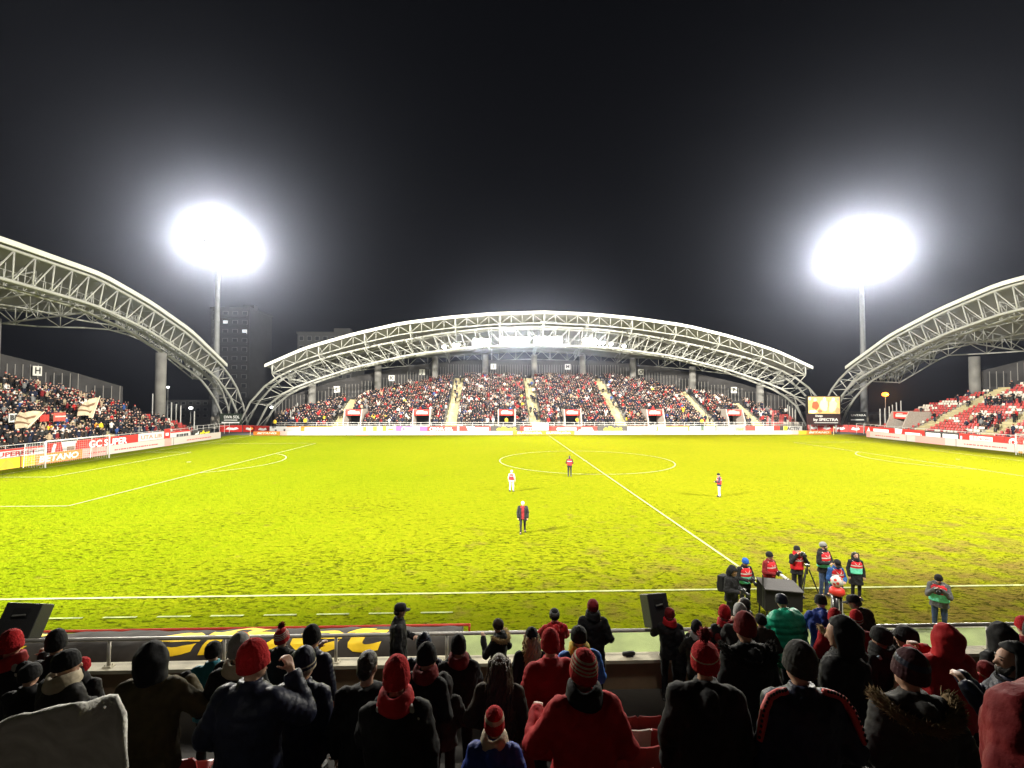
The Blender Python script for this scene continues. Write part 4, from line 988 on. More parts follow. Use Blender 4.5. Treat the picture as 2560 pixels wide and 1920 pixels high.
# ------------------------------------------------------------------ the near stand, its wall, railing and what stands there
DEP = lambda z: CAM.y+z                       # depth from the camera to a world y (the small yaw is ignored)
TZ = lambda k: .95+.35*k
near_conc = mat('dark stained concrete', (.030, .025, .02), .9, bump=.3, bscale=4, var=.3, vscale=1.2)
wall_m = mat('brown grey wall render', (.30, .205, .12), .9, bump=.25, bscale=6, var=.3, vscale=1.0)
sill_m = mat('worn wall cap', (.50, .46, .34), .8, bump=.3, bscale=9, var=.25, vscale=2)
ns = thing('stadium_stand', 'dark concrete terrace of the near stand under the foreground crowd', 'stand', (-9, DEP(8.3), 0))
m = MB()
XL0, XL1 = -34, 34
m.box((0, .55, .475), (XL1-XL0, 1.1, .95))
for k in range(0, 13): m.box((0, -.4-.8*k, TZ(k)/2), (XL1-XL0, .8, TZ(k)))
m.build('terrace', near_conc, ns)
m = MB(); xs = np.linspace(-55, 55, 45); rf = FARCH['roof']
for a, b in zip(xs, xs[1:]):
    za, zb = crv(rf, a), crv(rf, b); y0, y1 = -10.6-DEP(8.3), -36-DEP(8.3)
    P = [Vector((a+9, y1, za-1)), Vector((b+9, y1, zb-1)), Vector((b+9, y0, zb)), Vector((a+9, y0, za))]
    m.add(P, [(0, 1, 2, 3)]); m.add([p-Vector((0, 0, .25)) for p in P], [(3, 2, 1, 0)])
m.build('roof', mat('dark roof underside', (.045, .045, .045), .8), ns)
YW = DEP(9.55)
wl = thing('parapet_wall', 'low brown grey wall with pale cap in front of the foreground crowd', 'wall', (-9, YW, 0))
MB().box((0, 0, .72), (68, .22, 1.44)).build('wall', wall_m, wl)
mb = MB(); r = random.Random(3)
for i in range(23): mb.box((-33+i*3, 0, 1.475+r.uniform(-.004, .004)), (2.985, .30, .065))
mb.build('cap', sill_m, wl)
rl = thing('railing', 'grey steel tube railing on the wall in front of the foreground crowd', 'railing', (-9, YW, 1.5))
ZR = 2.02-1.5
X0 = on_y(0, 1577, YW).x+9
MB().tube([(-30, 0, ZR+.02), (-12, 0, ZR), (0, 0, ZR), (12, 0, ZR), (26, 0, ZR)], .036, 10).build('top_rail', galv, rl, True)
px = [273, 561, 840, 1117, 1392, 1655, 1930, 2200, 2470]
for u in px:
    x = on_y(u, 1610, YW).x+9
    p = MB().tube([(x, 0, 0), (x, 0, ZR)], .030, 8).build('post', galv, rl, True)
    MB().box((x, 0, .012), (.16, .12, .02)).tube([(x-.05, -.03, .02), (x-.05, -.03, .05)], .012, 6).tube([(x+.05, .03, .02), (x+.05, .03, .05)], .012, 6).build('foot_plate', sill_m, p)

# covered team dugout with a printed banner, seen from behind
banner_m = mat('black banner vinyl', (.040, .036, .033), .8, bump=.6, bscale=3.5, var=.35, vscale=2.2, spec=.1)
xr = at_depth(1158, 1560, 11.3).x; xl = at_depth(0, 1560, 11.3).x-5
prof = [(1.06, .45), (1.05, 1.10), (.98, 1.19), (.60, 1.30), (.28, 1.315), (.10, 1.26), (.02, 1.13), (-.03, .95), (-.04, .55), (-.04, .02)]
seg_l = [0]
for (a, b), (c, d) in zip(prof, prof[1:]): seg_l.append(seg_l[-1]+math.hypot(c-a, d-b))
YD = DEP(10.65)
dg = thing('team_dugout', 'long low team dugout covered by a black banner with yellow lettering and red front edge', 'dugout', (0, YD, 0))
def wrinkle(x, s): return .012*math.sin(x*2.1+s*3)+.010*math.sin(x*5.3-s*6+1)+.008*math.sin(x*11+s*9)
def normal_at(s):
    a, b = on_prof0(s-.01), on_prof0(s+.01); t = Vector((b[0]-a[0], b[1]-a[1])).normalized(); return Vector((-t.y, t.x))
def on_prof0(s):
    s = max(0, min(seg_l[-1]-1e-6, s))
    for i in range(len(prof)-1):
        if s <= seg_l[i+1]:
            q = (s-seg_l[i])/(seg_l[i+1]-seg_l[i]); (a, b), (c, d) = prof[i], prof[i+1]; return (a+(c-a)*q, b+(d-b)*q)
def surf(x, s, lift):
    y, z = on_prof0(s); n = normal_at(s); cen = (.5, .7)
    if (y-cen[0])*n.x+(z-cen[1])*n.y < 0: n = -n
    w = wrinkle(x, s)+lift; return (x, y+n.x*w, z+n.y*w)
NX, NS = 220, 26
g = MB(); vs = [surf(xl+(xr-xl)*i/NX, seg_l[-1]*j/NS, 0) for j in range(NS+1) for i in range(NX+1)]
g.add(vs, [(j*(NX+1)+i, (j+1)*(NX+1)+i, (j+1)*(NX+1)+i+1, j*(NX+1)+i+1) for j in range(NS) for i in range(NX)])
bn = g.build('banner', banner_m, dg, True)
MB().add([(xr, y, z) for y, z in prof], [tuple(range(len(prof)))]).build('end_panel', mat('grey translucent end panel', (.10, .10, .09), .5), dg)
MB().tube([(xl, 1.05, 1.17), (xr+.16, 1.05, 1.17)], .035, 8).box((xr+.14, 1.03, 1.09), (.05, .1, .14)).build('front_edge', mat('red edge profile', (.36, .03, .015), .5), dg)
def wrap_text(txt, x0, x1, s0, s1, m, name='lettering'):
    """lay lettering over the banner: text bottom at profile length s1, top at s0"""
    o = letters(txt, 1, m, dg, (0, 0, 0), (0, 0, 0), shear=.16, bold=.018, align='LEFT', ext=0, name=name); me = o.data
    bm = bmesh.new(); bm.from_mesh(me); bmesh.ops.remove_doubles(bm, verts=bm.verts, dist=1e-5); xs = [v.co.x for v in bm.verts]; ys = [v.co.y for v in bm.verts]
    a, b, c, d = min(xs), max(xs), min(ys), max(ys)
    for i in range(1, 24):
        y = c+(d-c)*i/24; bmesh.ops.bisect_plane(bm, geom=bm.verts[:]+bm.edges[:]+bm.faces[:], plane_co=(0, y, 0), plane_no=(0, 1, 0))
    for i in range(1, 70):
        x = a+(b-a)*i/70; bmesh.ops.bisect_plane(bm, geom=bm.verts[:]+bm.edges[:]+bm.faces[:], plane_co=(x, 0, 0), plane_no=(1, 0, 0))
    for v in bm.verts:
        x = x0+(v.co.x-a)/(b-a)*(x1-x0); s = s1+(v.co.y-c)/(d-c)*(s0-s1); v.co = surf(x, s, .008)
    bm.to_mesh(me); bm.free(); o.location = (0, 0, 0)
yel_paint = mat('yellow banner print', (.75, .50, .01), .7, bump=.4, bscale=4, var=.15, vscale=2)
wrap_text('efbet', at_depth(398, 1605, 10.75).x, at_depth(968, 1605, 10.75).x, .84, 1.86, yel_paint)
wrap_text('t', at_depth(30, 1605, 10.75).x, at_depth(128, 1605, 10.75).x, .84, 1.86, yel_paint)

def speaker(label, u0, u1, v0, v1, dep, rz, tilt, roll):
    c = at_depth((u0+u1)/2, (v0+v1)/2, dep); h = (v1-v0)/FPX*dep; w = (u1-u0)/FPX*dep
    t = thing('loudspeaker', label, 'loudspeaker', c, rz); t.rotation_euler = (tilt, roll, rz)
    b = MB(); d = .42
    # trapezoid cabinet seen from behind, with a recessed handle panel
    P = [(-w/2, d/2, -h/2), (w/2, d/2, -h/2), (w*.46, -d/2, -h/2), (-w*.46, -d/2, -h/2)]
    T = [(x, y, h/2) for x, y, _ in P]
    b.add(P+T, [(0, 1, 2, 3), (7, 6, 5, 4), (0, 4, 5, 1), (1, 5, 6, 2), (2, 6, 7, 3), (3, 7, 4, 0)])
    o = b.build('cabinet', mat('black speaker cabinet', (.016, .016, .017), .5, bump=.3, bscale=80), t)
    bv = o.modifiers.new('edge', 'BEVEL'); bv.width = .018; bv.segments = 2
    hd = MB().box((0, -d/2-.004, h*.22), (w*.42, .012, h*.26)).build('handle_recess', mat('speaker recess', (.006, .006, .006), .6), t)
    MB().tube([(-w*.16, -d/2-.03, h*.14), (w*.16, -d/2-.03, h*.17)], .018, 8).build('handle', mat('grey handle', (.14, .14, .13), .4), hd)
    MB().box((0, d/2+.006, 0), (w*.9, .012, h*.92)).build('grille', black_p, t)
    MB().tube([(0, 0, -h/2), (0, 0, -h/2-.5)], .025, 8).box((0, 0, -h/2-.02), (.2, .2, .03)).build('pole_mount', black_p, t)
speaker('black loudspeaker tilted on the railing at the left edge', 18, 98, 1512, 1594, 9.4, R(14), R(-24), R(9))
speaker('black loudspeaker upright on the railing right of the centre', 1612, 1667, 1487, 1563, 9.4, R(4), R(-22), R(-2))
c = on_y(1573, 1640, YW); t = thing('spotlight', 'small black spotlight lying on the wall cap between the posts', 'spotlight', (c.x, YW, 1.508))
MB().caps((-.10, 0, .05), (.08, .02, .05), .045, .05).build('body', black_p, t, True); MB().box((0, 0, .012), (.14, .1, .02)).build('base', black_p, t)

# ---- seats of the near stand that show between the spectators
def near_seat(u, v, k, col, label):
    y = DEP(7.6-.8*k) if k < 8 else DEP(1.75); x = on_y(u, v, y).x
    o = bpy.data.objects.new('seat', SEATM[col]); COL.objects.link(o); o.location = (x, y, TZ(k)); o.rotation_euler.z = math.pi; o.scale = (1.0, 1, 1.0)
    tag(o, label, 'seat', 'seats of the near stand')
near_seat(1620, 1772, 0, 'red', 'red plastic seat in the front row by the bare wall, right of the red coats')
near_seat(1558, 1775, 0, 'red', 'red plastic seat partly behind the man in the striped red hat, front row')
near_seat(1590, 1812, 1, 'white', 'cream plastic seat, the only pale one, right of the red jacket man')
near_seat(1652, 1812, 1, 'red', 'red plastic seat right of the cream seat, second row')
near_seat(1607, 1856, 2, 'red', 'red plastic seat below the cream seat, left of the dark jacket')
near_seat(1530, 1856, 2, 'red', 'red plastic seat hidden mostly by the red jacket man, third row')
near_seat(1588, 1905, 3, 'red', 'red plastic seat at the bottom edge right of the red jacket man')
near_seat(460, 1880, 3, 'red', 'red plastic seat at the bottom left beside the khaki trousers')
near_seat(463, 1836, 2, 'red', 'red plastic seat with lit top edge right of the olive jacket')
near_seat(828, 1872, 3, 'red', 'red plastic seat at the bottom between two dark jackets left of the red beanie man')
near_seat(1105, 1866, 3, 'red', 'red plastic seat beside the coat left of the child in the striped hat')
near_seat(1160, 1880, 3, 'red', 'red plastic seat with shiny edge next to the blue jacket child')
near_seat(1312, 1818, 1, 'red', 'red plastic seat below the red quilted coat, left one')
near_seat(1314, 1862, 2, 'red', 'red plastic seat below the red quilted coat, beside the child')
# ------------------------------------------------------------------ people
skin_m = mat('skin', (.46, .27, .19), .55, bump=.1, bscale=90, var=.1, vscale=20)
eye_m = mat('eye', (.02, .015, .012), .2); lip_m = mat('lips', (.30, .10, .09), .5)
tex = bpy.data.textures.new('cloth folds', 'CLOUDS'); tex.noise_scale = .11; tex.noise_depth = 2
tex2 = bpy.data.textures.new('wool lumps', 'CLOUDS'); tex2.noise_scale = .03
def finish(o, vox, smooth=3, disp=0, t=None):
    m = o.modifiers.new('union', 'REMESH'); m.mode = 'VOXEL'; m.voxel_size = vox; m.use_smooth_shade = True
    if smooth: s = o.modifiers.new('soft', 'SMOOTH'); s.factor = .5; s.iterations = smooth
    if disp: d = o.modifiers.new('folds', 'DISPLACE'); d.texture = t or tex; d.strength = disp; d.mid_level = .5; d.texture_coords = 'LOCAL'
CL = {}
def col(name, rgb, rough=.8, bump=.35, bscale=24): return cloth(name, rgb, rough, bump, bscale)
BLACK = col('black cloth', (.010, .010, .011)); NAVY = col('navy nylon', (.010, .013, .032), .5); CHAR = col('charcoal cloth', (.028, .027, .026)); DKBROWN = col('dark brown cloth', (.030, .019, .012))
OLIVE = col('olive canvas', (.075, .058, .026)); RED = col('red cloth', (.36, .010, .014)); DKRED = col('wine red cloth', (.15, .010, .012)); BRRED = col('bright red knit', (.38, .010, .014), .9, .6, 70)
BLUE = col('bright blue jacket', (.02, .13, .50), .6); TEAL = col('teal jacket', (.01, .17, .23), .6); ROYAL = col('royal blue jacket', (.012, .035, .22), .6); GREEN = col('green puffer nylon', (.012, .34, .20), .45)
WHITE = col('white cloth', (.45, .43, .39)); CREAM = col('cream cloth', (.42, .36, .26)); GREY = col('grey cloth', (.20, .20, .19)); LGREY = col('light grey cloth', (.42, .42, .41)); KHAKI = col('khaki trousers', (.20, .15, .08))
JEANS = col('blue jeans', (.035, .055, .11)); FUR = mat('tan fur', (.36, .25, .12), .95); DKFUR = mat('brown fur', (.14, .095, .045), .95); MINT = col('mint green bib', (.16, .70, .48)); YELLOW = col('yellow scarf', (.60, .45, .06)); SKINW = skin_m
HAIRB = mat('dark hair', (.014, .010, .008), .5, bump=.6, bscale=120); HAIRBR = mat('brown curly hair', (.055, .028, .012), .45, bump=.8, bscale=60); HAIRBL = mat('blond hair', (.38, .26, .11), .5, bump=.6, bscale=90); HAIRW = mat('white hair', (.72, .70, .66), .6, bump=.5, bscale=90)
ORANGE = col('orange knit', (.62, .16, .02)); BLUEK = col('blue knit', (.02, .10, .42), .9, .6, 70); SHOE = mat('dark shoe', (.012, .011, .010), .5)
VEST = col('red bib', (.50, .016, .022), .6)
ARMS = {'down': ((.255, -.02, 1.14), (.255, .06, .90)), 'pocket': ((.30, -.07, 1.15), (.20, .10, 1.0)), 'phone': ((.25, .14, 1.16), (.08, .30, 1.38)), 'face': ((.27, .14, 1.24), (.10, .19, 1.52)),
        'camera': ((.275, .03, 1.14), (.09, .25, 1.13)), 'cross': ((.28, .05, 1.14), (.04, .22, 1.15)), 'fist': ((.31, .03, 1.13), (.30, .22, 1.36)), 'rail': ((.29, .22, 1.16), (.22, .48, 1.05)),
        'ear': ((.30, .14, 1.22), (.16, .16, 1.50)), 'back': ((.27, -.12, 1.16), (.16, -.16, .98))}
def rotx(p, a, c):
    y, z = p[1]-c[1], p[2]-c[2]; return Vector((p[0], c[1]+y*math.cos(a)-z*math.sin(a), c[2]+y*math.sin(a)+z*math.cos(a)))
def hand(mb, wrist, d, side, curl=.5, m=0):
    """palm, four unequal bent fingers and a thumb from the side of the palm"""
    w = Vector(wrist); d = Vector(d).normalized(); up = Vector((0, 0, 1)); lat = d.cross(up)
    lat = lat.normalized() if lat.length > .2 else Vector((1, 0, 0)); n = lat.cross(d).normalized()*-1
    mb.caps(w, w+d*.03, .028, .032, 8, m)
    for q in (-.02, .0, .02): mb.caps(w+d*.03+lat*q, w+d*.085+lat*q*1.3, .018, .015, 8, m)
    for i, L in enumerate((.066, .076, .072, .056)):
        b = w+d*.088+lat*(-.031+.0205*i); a = curl*.6; p = b; dd = d
        for f, r0 in ((.45, .0105), (.32, .0095), (.23, .0085)):
            dd = (d*math.cos(a)+n*math.sin(a)).normalized(); q = p+dd*L*f; mb.caps(p, q, r0, r0*.92, 6, m); p = q; a += curl*.9
    b = w+d*.035+lat*side*-.028; t = (d*.55+lat*side*-.7+n*.3).normalized(); q = b+t*.042
    mb.caps(b, q, .0135, .011, 6, m); mb.caps(q, q+(t+d*.5+n*curl*.6).normalized()*.034, .0108, .009, 6, m)
def fur_ring(mb, pts, L, r, seed=0):
    rr = random.Random(seed)
    for c, out in pts:
        for k in range(22):
            o = Vector(c)+Vector((rr.uniform(-r, r), rr.uniform(-r, r), rr.uniform(-r, r)))*.5
            d = (Vector(out)+Vector((rr.uniform(-.8, .8), rr.uniform(-.8, .8), rr.uniform(-.8, .8)))).normalized(); a = d.cross(Vector((.3, .8, .5))).normalized()*.006; b = d.cross(a).normalized()*.006
            mb.add([o-a, o+a, o+b, o+d*L*rr.uniform(.6, 1.1)], [(0, 1, 3), (1, 2, 3), (2, 0, 3)])
def person(label, u, v, dep, floor, face=0, H=None, jacket=BLACK, trousers=None, arms='pocket', armr=None, lean=0, turn=0, nod=0, girth=1.0, hat=None, hatm=(BLACK,), hair=HAIRB,
           longhair=None, collar=True, hoodup=None, hooddown=None, fur=None, scarf=None, puffer=0, vest=None, glove=None, vox=.014, face_parts=False, step=0, group=None, skirt=False, at=None, jlen=.82, beard=False, name='person'):
    """u, v: top of the head in the photograph; dep: distance; floor: height of what the feet stand on"""
    P = at if at is not None else at_depth(u, v, dep)
    if H is None: H = (P.z-floor)
    hatadd = .03 if hat in ('beanie', 'pompom', 'slouch') or hoodup else 0
    s = (H-hatadd)/1.78 if not lean and nod > -20 else H/1.78
    if lean: s = H/(1.78*(.52+.48*math.cos(R(lean))))
    root_loc = Vector((P.x, P.y, floor)); A = R(face)
    hipc = (0, 0, .95); la = -R(lean)
    if lean:                                                 # keep the head where the photo has it
        root_loc -= Matrix.Rotation(-A, 3, 'Z') @ Vector((0, .70*math.sin(R(lean))*s, 0))
    T = lambda p: rotx(p, la, hipc)
    mb = MB(); hc = Vector((0, .02, 1.655)); neck0, neck1 = Vector((0, -.005, 1.47)), Vector((0, .012, 1.58))
    HR = Matrix.Rotation(-R(turn), 3, 'Z') @ Matrix.Rotation(-R(nod), 3, 'X')
    hp = Vector((0, 0, 1.56))
    TH = lambda p: T(hp + HR @ (Vector(p)-hp))                # head points turn with the head
    Hrot = (Matrix.Rotation(la, 3, 'X') @ HR)
    # ---------- body: one continuous surface
    mb.ball(TH(hc), (.076, .096, .112), 14, 10, rot=Hrot); mb.ball(TH((0, .045, 1.595)), (.058, .062, .062), 12, 8, rot=Hrot)
    mb.caps(TH((0, .112, 1.655)), TH((0, .128, 1.622)), .010, .016, 8); mb.caps(TH((0, .085, 1.675)), TH((0, .108, 1.65)), .012, .012, 6)
    mb.ball(TH((0, .092, 1.553)), (.022, .018, .016), 8, 6, rot=Hrot); mb.ball(TH((0, .098, 1.592)), (.026, .012, .014), 8, 6, rot=Hrot)
    for q in (-1, 1): mb.ball(TH((q*.078, .005, 1.635)), (.014, .022, .034), 8, 6, rot=Hrot)
    mb.caps(T(neck0), TH(neck1), .062, .056, 12)
    mb.caps(T((0, 0, 1.05)), T((0, -.01, 1.30)), .13, .145, 12); mb.caps(T((-.12, -.01, 1.40)), T((.12, -.01, 1.40)), .085, .085, 12); mb.ball((0, 0, .93), (.165, .12, .13), 12, 8)
    ha = []
    for q, ar in ((-1, arms), (1, armr or arms)):
        e, w = ARMS[ar] if isinstance(ar, str) else ar; sh = Vector((q*.185, -.01, 1.41)); e = Vector((q*e[0], e[1], e[2])); w = Vector((q*w[0], w[1], w[2]))
        mb.caps(T(sh), T(e), .055, .043, 10); mb.caps(T(e), T(w), .042, .028, 10); ha.append((q, sh, e, w))
        if not glove: hand(mb, T(w), (T(w)-T(e)), q, .3 if ar == 'down' else .85)
    legs = []
    for q in (-1, 1):
        st = step*q; hip = Vector((q*.095, 0, .90)); kn = Vector((q*.11, .06*abs(step)+st*.16, .49)); an = Vector((q*.115, st*.30-.02, .085+(.05 if st < 0 and step else 0)))
        mb.caps(hip, kn, .085, .058, 12); mb.caps(kn, an, .058, .038, 10); mb.caps(an, an+Vector((q*.02, .13, -.05)), .036, .030, 8); legs.append((q, hip, kn, an))
    body = mb.build(name, skin_m, None, True); finish(body, vox, 2)
    body.location = root_loc; body.rotation_euler.z = -A; body.scale = (s, s, s)
    tag(body, label, 'person', group)
    def part(nm, b, m, vx=None, sm=3, disp=0, t=None):
        o = b.build(nm, m, body, True)
        if vx: finish(o, vx, sm, disp, t)
        return o
    if face_parts:
        for q in (-1, 1): part('eye', MB().ball(TH((q*.031, .101, 1.662)), (.013, .008, .008), 8, 6, rot=Hrot), eye_m)
        part('mouth', MB().ball(TH((0, .108, 1.588)), (.024, .006, .007), 8, 6, rot=Hrot), lip_m)
        for q in (-1, 1): part('eyebrow', MB().caps(TH((q*.018, .108, 1.684)), TH((q*.046, .098, 1.686)), .005, .004, 6), HAIRB)
    if beard: part('beard', MB().ball(TH((0, .065, 1.572)), (.056, .056, .05), 12, 8, rot=Hrot).caps(TH((-.066, .04, 1.63)), TH((-.05, .07, 1.57)), .02, .02).caps(TH((.066, .04, 1.63)), TH((.05, .07, 1.57)), .02, .02), HAIRB, .012, 2)
    # ---------- jacket
    g = girth; jb = MB(); NR = 26; rs = []
    zs = np.linspace(jlen, 1.50, NR)
    for i, z in enumerate(zs):
        k = np.interp(z, [.75, .95, 1.08, 1.25, 1.38, 1.44, 1.47, 1.50], [.215, .205, .195, .212, .222, .195, .14, .09]); d = np.interp(z, [.75, .95, 1.1, 1.25, 1.38, 1.45, 1.50], [.16, .15, .145, .155, .140, .115, .085])
        pf = (1+.055*abs(math.sin((z-jlen)*math.pi/.105))) if puffer else 1
        if skirt and z < 1.05: k *= 1+.25*(1.05-z); d *= 1+.25*(1.05-z)
        zz = z; pts = []
        for j in range(20):
            t_ = 2*math.pi*j/20; p = Vector((k*g*pf*math.cos(t_), d*g*pf*math.sin(t_)-.01, zz))
            pts.append(T(p) if z > .95 else p+ (T(Vector((0, 0, .95)))-Vector((0, 0, .95))))
        rs.append(pts)
    jb.rings(rs)
    for q, sh, e, w in ha:
        sh2 = sh+Vector((-q*.01, 0, -.01)); n = 10 if puffer else 1
        R0, R1, R2 = .090*g, .074*g, .056*g
        if puffer:
            for (a, b, ra, rb, nn) in ((sh2, e, R0, R1, 5), (e, w, R1, R2, 4)):
                pts = []; rad = []
                for i in range(nn*4+1):
                    f = i/(nn*4); pts.append(T(a*(1-f)+b*f)); rad.append((ra*(1-f)+rb*f)*(.93+.12*abs(math.sin(f*nn*math.pi))))
                jb.tube(pts, rad, 12)
            jb.ball(T(sh2), R0*.98); jb.ball(T(e), R1)
        else: jb.caps(T(sh2), T(e), R0, R1, 12); jb.caps(T(e), T(w), R1, R2, 12); jb.caps(T(w-(w-e).normalized()*.03), T(w), R2*1.08, R2*1.02, 12)
    if collar: jb.tube([T((0, -.012, 1.44)), T((0, -.006, 1.49)), T((0, .004, 1.545))], [.105*g, .092, .086], 14)
    if hooddown:
        jb.caps(T((-.10, -.05, 1.475)), T((0, -.135, 1.43)), .058, .075, 12); jb.caps(T((.10, -.05, 1.475)), T((0, -.135, 1.43)), .058, .075, 12); jb.caps(T((0, -.13, 1.46)), T((0, -.155, 1.34)), .075, .05, 12)
    part('jacket', jb, jacket, .013, 2, .042 if not puffer else .016)
    if fur:
        fb = MB(); pts = []
        for i in range(46):
            t_ = math.pi*(.0+1.0*i/45); c = Vector((.20*g*math.cos(t_), -.185*g*math.sin(t_)+.01, 1.50-.09*math.sin(t_))); pts.append((T(c), Vector((math.cos(t_), -math.sin(t_), .5))))
        fur_ring(fb, pts, .055, .07, len(label)); fur_ring(fb, pts, .055, .07, len(label)+1); fb.tube([p[0] for p in pts], .040, 8); part('fur_trim', fb, fur)
    # ---------- trousers, shoes
    tb = MB(); tb.ball((0, 0, .93), (.18*g, .135*g, .14), 14, 8)
    for q, hip, kn, an in legs: tb.caps(hip, kn, .098, .074, 12); tb.caps(kn, an+Vector((0, 0, .0)), .073, .058, 12)
    part('trousers', tb, trousers or BLACK, .016, 2, .02)
    for q, hip, kn, an in legs:
        a = an+Vector((0, -.03, -.035)); part('shoe', MB().caps(a, a+Vector((q*.025, .17, -.008)), .046, .040, 10).caps(an+Vector((0, -.02, .02)), a, .045, .045, 10).box(a+Vector((q*.012, .07, -.04)), (.085, .27, .02)), SHOE)
    if glove:
        for q, sh, e, w in ha:
            gb = MB(); hand(gb, T(w), T(w)-T(e), q, .7); gb.caps(T(w), T(w)+(T(w)-T(e)).normalized()*.07, .036, .04); part('glove', gb, glove, .008, 1)
    # ---------- head wear and hair
    def lathe(zr, mats, mi, off=Vector((0, 0, 0)), n=48, squash=1.2, tilt=0):
        rs = []
        for z, r_ in zr:
            rs.append([TH(rotx(Vector((r_*(1-.045*(j % 2))*math.cos(2*math.pi*j/n), r_*(1-.045*(j % 2))*squash*math.sin(2*math.pi*j/n)+.008, z))+off, R(tilt), hc)) for j in range(n)])
        b = MB().rings(rs, mats=mi); return b
    if hat in ('beanie', 'pompom', 'slouch', 'tall'):
        tall = {'beanie': .0, 'pompom': .02, 'slouch': .05, 'tall': .05}[hat]
        zr = [(1.625, .094), (1.628, .103), (1.66, .104), (1.69, .103), (1.695, .098)]; mi = [0, 0, 0, 0]
        nn = 11
        for i in range(1, nn+1):
            f = i/nn; zr.append((1.695+(.095+tall)*f, .100*math.sqrt(max(.012, 1-f**2.3)))); mi.append(0)
        if len(hatm) > 1:
            stripes = hatm[2] if len(hatm) > 2 else 'fine'
            if stripes == 'wide': mi = [1 if i in (7, 8, 9) else 0 for i in range(len(mi))]
            elif stripes == 'brim': mi = [1 if i in (1, 3) else 0 for i in range(len(mi))]
            elif stripes == 'one': mi = [1 if i in (6,) else 0 for i in range(len(mi))]
            else: mi = [1 if i in (5, 7, 9, 11) else 0 for i in range(len(mi))]
        b = lathe(zr, hatm[:2], mi, tilt=13 if hat != 'slouch' else 9, squash=1.14)
        o = b.build('hat', list(hatm[:2]), body, True); su = o.modifiers.new('round', 'SUBSURF'); su.levels = 1; su.render_levels = 1
        d_ = o.modifiers.new('knit', 'DISPLACE'); d_.texture = tex2; d_.strength = .008; d_.texture_coords = 'LOCAL'
        if hat == 'pompom':
            pb = MB(); rr = random.Random(5); c = TH(Vector((0, -.01, 1.855)))
            fur_ring(pb, [(c+Vector((rr.uniform(-1, 1), rr.uniform(-1, 1), rr.uniform(-1, 1)))*.02, Vector((rr.uniform(-1, 1), rr.uniform(-1, 1), rr.uniform(-1, 1)))) for _ in range(40)], .04, .03, 3); pb.ball(c, .036); part('pompom', pb, hatm[-1] if not isinstance(hatm[-1], str) else hatm[0])
    elif hat == 'cap':
        zr = [(1.66, .088), (1.665, .093), (1.70, .093), (1.735, .087), (1.765, .066), (1.778, .03)]
        b = lathe(zr, hatm, [0]*5, squash=1.2); vs = []
        for j in range(13):
            t_ = math.pi*(.12+.76*j/12); c, sn = math.cos(t_), math.sin(t_)
            vs += [TH((.09*c, .008+.108*sn, 1.672)), TH((.098*c, .012+.19*sn, 1.655))]
        o_ = len(b.v); b.v += [tuple(p) for p in vs]; b.v += [tuple(Vector(p)+Vector((0, 0, -.008))) for p in vs]
        for j in range(12):
            a = o_+2*j; b.f += [(a, a+2, a+3, a+1), (a+26, a+27, a+29, a+28), (a+1, a+3, a+29, a+27)]; b.m += [0]*3
        o = b.build('cap', list(hatm), body, True)
    elif hat == 'visorband':
        part('headband', lathe([(1.665, .083), (1.67, .088), (1.71, .086), (1.715, .08)], hatm, [0]*3), hatm[0])
    if hoodup:
        hb = MB(); n, k = 22, 13; rs = []
        for i in range(k+1):
            a = math.pi*(.0+.92*i/k)           # from the top down
            ring = []
            for j in range(n):
                t_ = 2*math.pi*j/n; x, y = math.cos(t_), math.sin(t_); rad = math.sin(a) if a < math.pi/2 else 1-.12*(a-math.pi/2)
                fr = max(0, y)**2*.0
                ring.append(TH(Vector((.122*rad*x, -.008+.142*rad*y-.02*math.sin(a), 1.665+.14*math.cos(a)*(1 if a < math.pi/2 else 1.35)+.012*max(0, -y)))))
            rs.append(ring)
        o_ = 0
        for r_ in rs: hb.v += [tuple(p) for p in r_]
        for i in range(k):
            for j in range(n):
                q = (j+1) % n; tm = 2*math.pi*(j+.5)/n
                if math.sin(tm) > .52 and 3 < i < k-2: continue          # the face opening
                hb.f.append((i*n+j, i*n+q, (i+1)*n+q, (i+1)*n+j)); hb.m.append(0)
        o = hb.build('hood', hoodup, body, True); so = o.modifiers.new('thick', 'SOLIDIFY'); so.thickness = .022; so.offset = 0
        su = o.modifiers.new('round', 'SUBSURF'); su.levels = su.render_levels = 1
        d_ = o.modifiers.new('folds', 'DISPLACE'); d_.texture = tex; d_.strength = .035; d_.texture_coords = 'LOCAL'
    if not hat and not hoodup or hat in ('cap', 'visorband'):
        b = MB(); b.ball(TH((0, -.002, 1.682)), (.084, .104, .100), 14, 9, rot=Hrot); b.ball(TH((0, -.05, 1.62)), (.070, .055, .07), 12, 8, rot=Hrot)
        if hat: b = MB().ball(TH((0, -.045, 1.635)), (.076, .062, .065), 12, 8, rot=Hrot)
        # cut the face free
        part('hair', b, hair, .011, 1, .012, tex2)
    if longhair:
        lb = MB(); rr = random.Random(len(label)); L0, mm, w0 = longhair
        for i in range(240):
            t_ = math.pi*(.93+1.14*rr.random()); rad = .075+.03*rr.random(); pts = []; x, y = rad*math.cos(t_)*1.05, rad*math.sin(t_)*1.15
            z0 = 1.74-.1*rr.random(); L = L0*rr.uniform(.8, 1.05); ph = rr.uniform(0, 6.3); n = 12
            for q in range(n):
                f = q/(n-1); w = 1+f*w0; pts.append(TH(Vector((x*w+.016*math.sin(ph+f*16)*min(1, f*3), y*(1+.35*f)-.012+.016*math.cos(ph+f*15)*min(1, f*3), z0-L*f))))
            lb.tube(pts, [.0125*(1-.6*abs(f/(n-1)-.3)) for f in range(n)], 4)
        lb.ball(TH((0, -.006, 1.685)), (.088, .106, .098), 14, 9, rot=Hrot)
        part('long_hair', lb, mm)
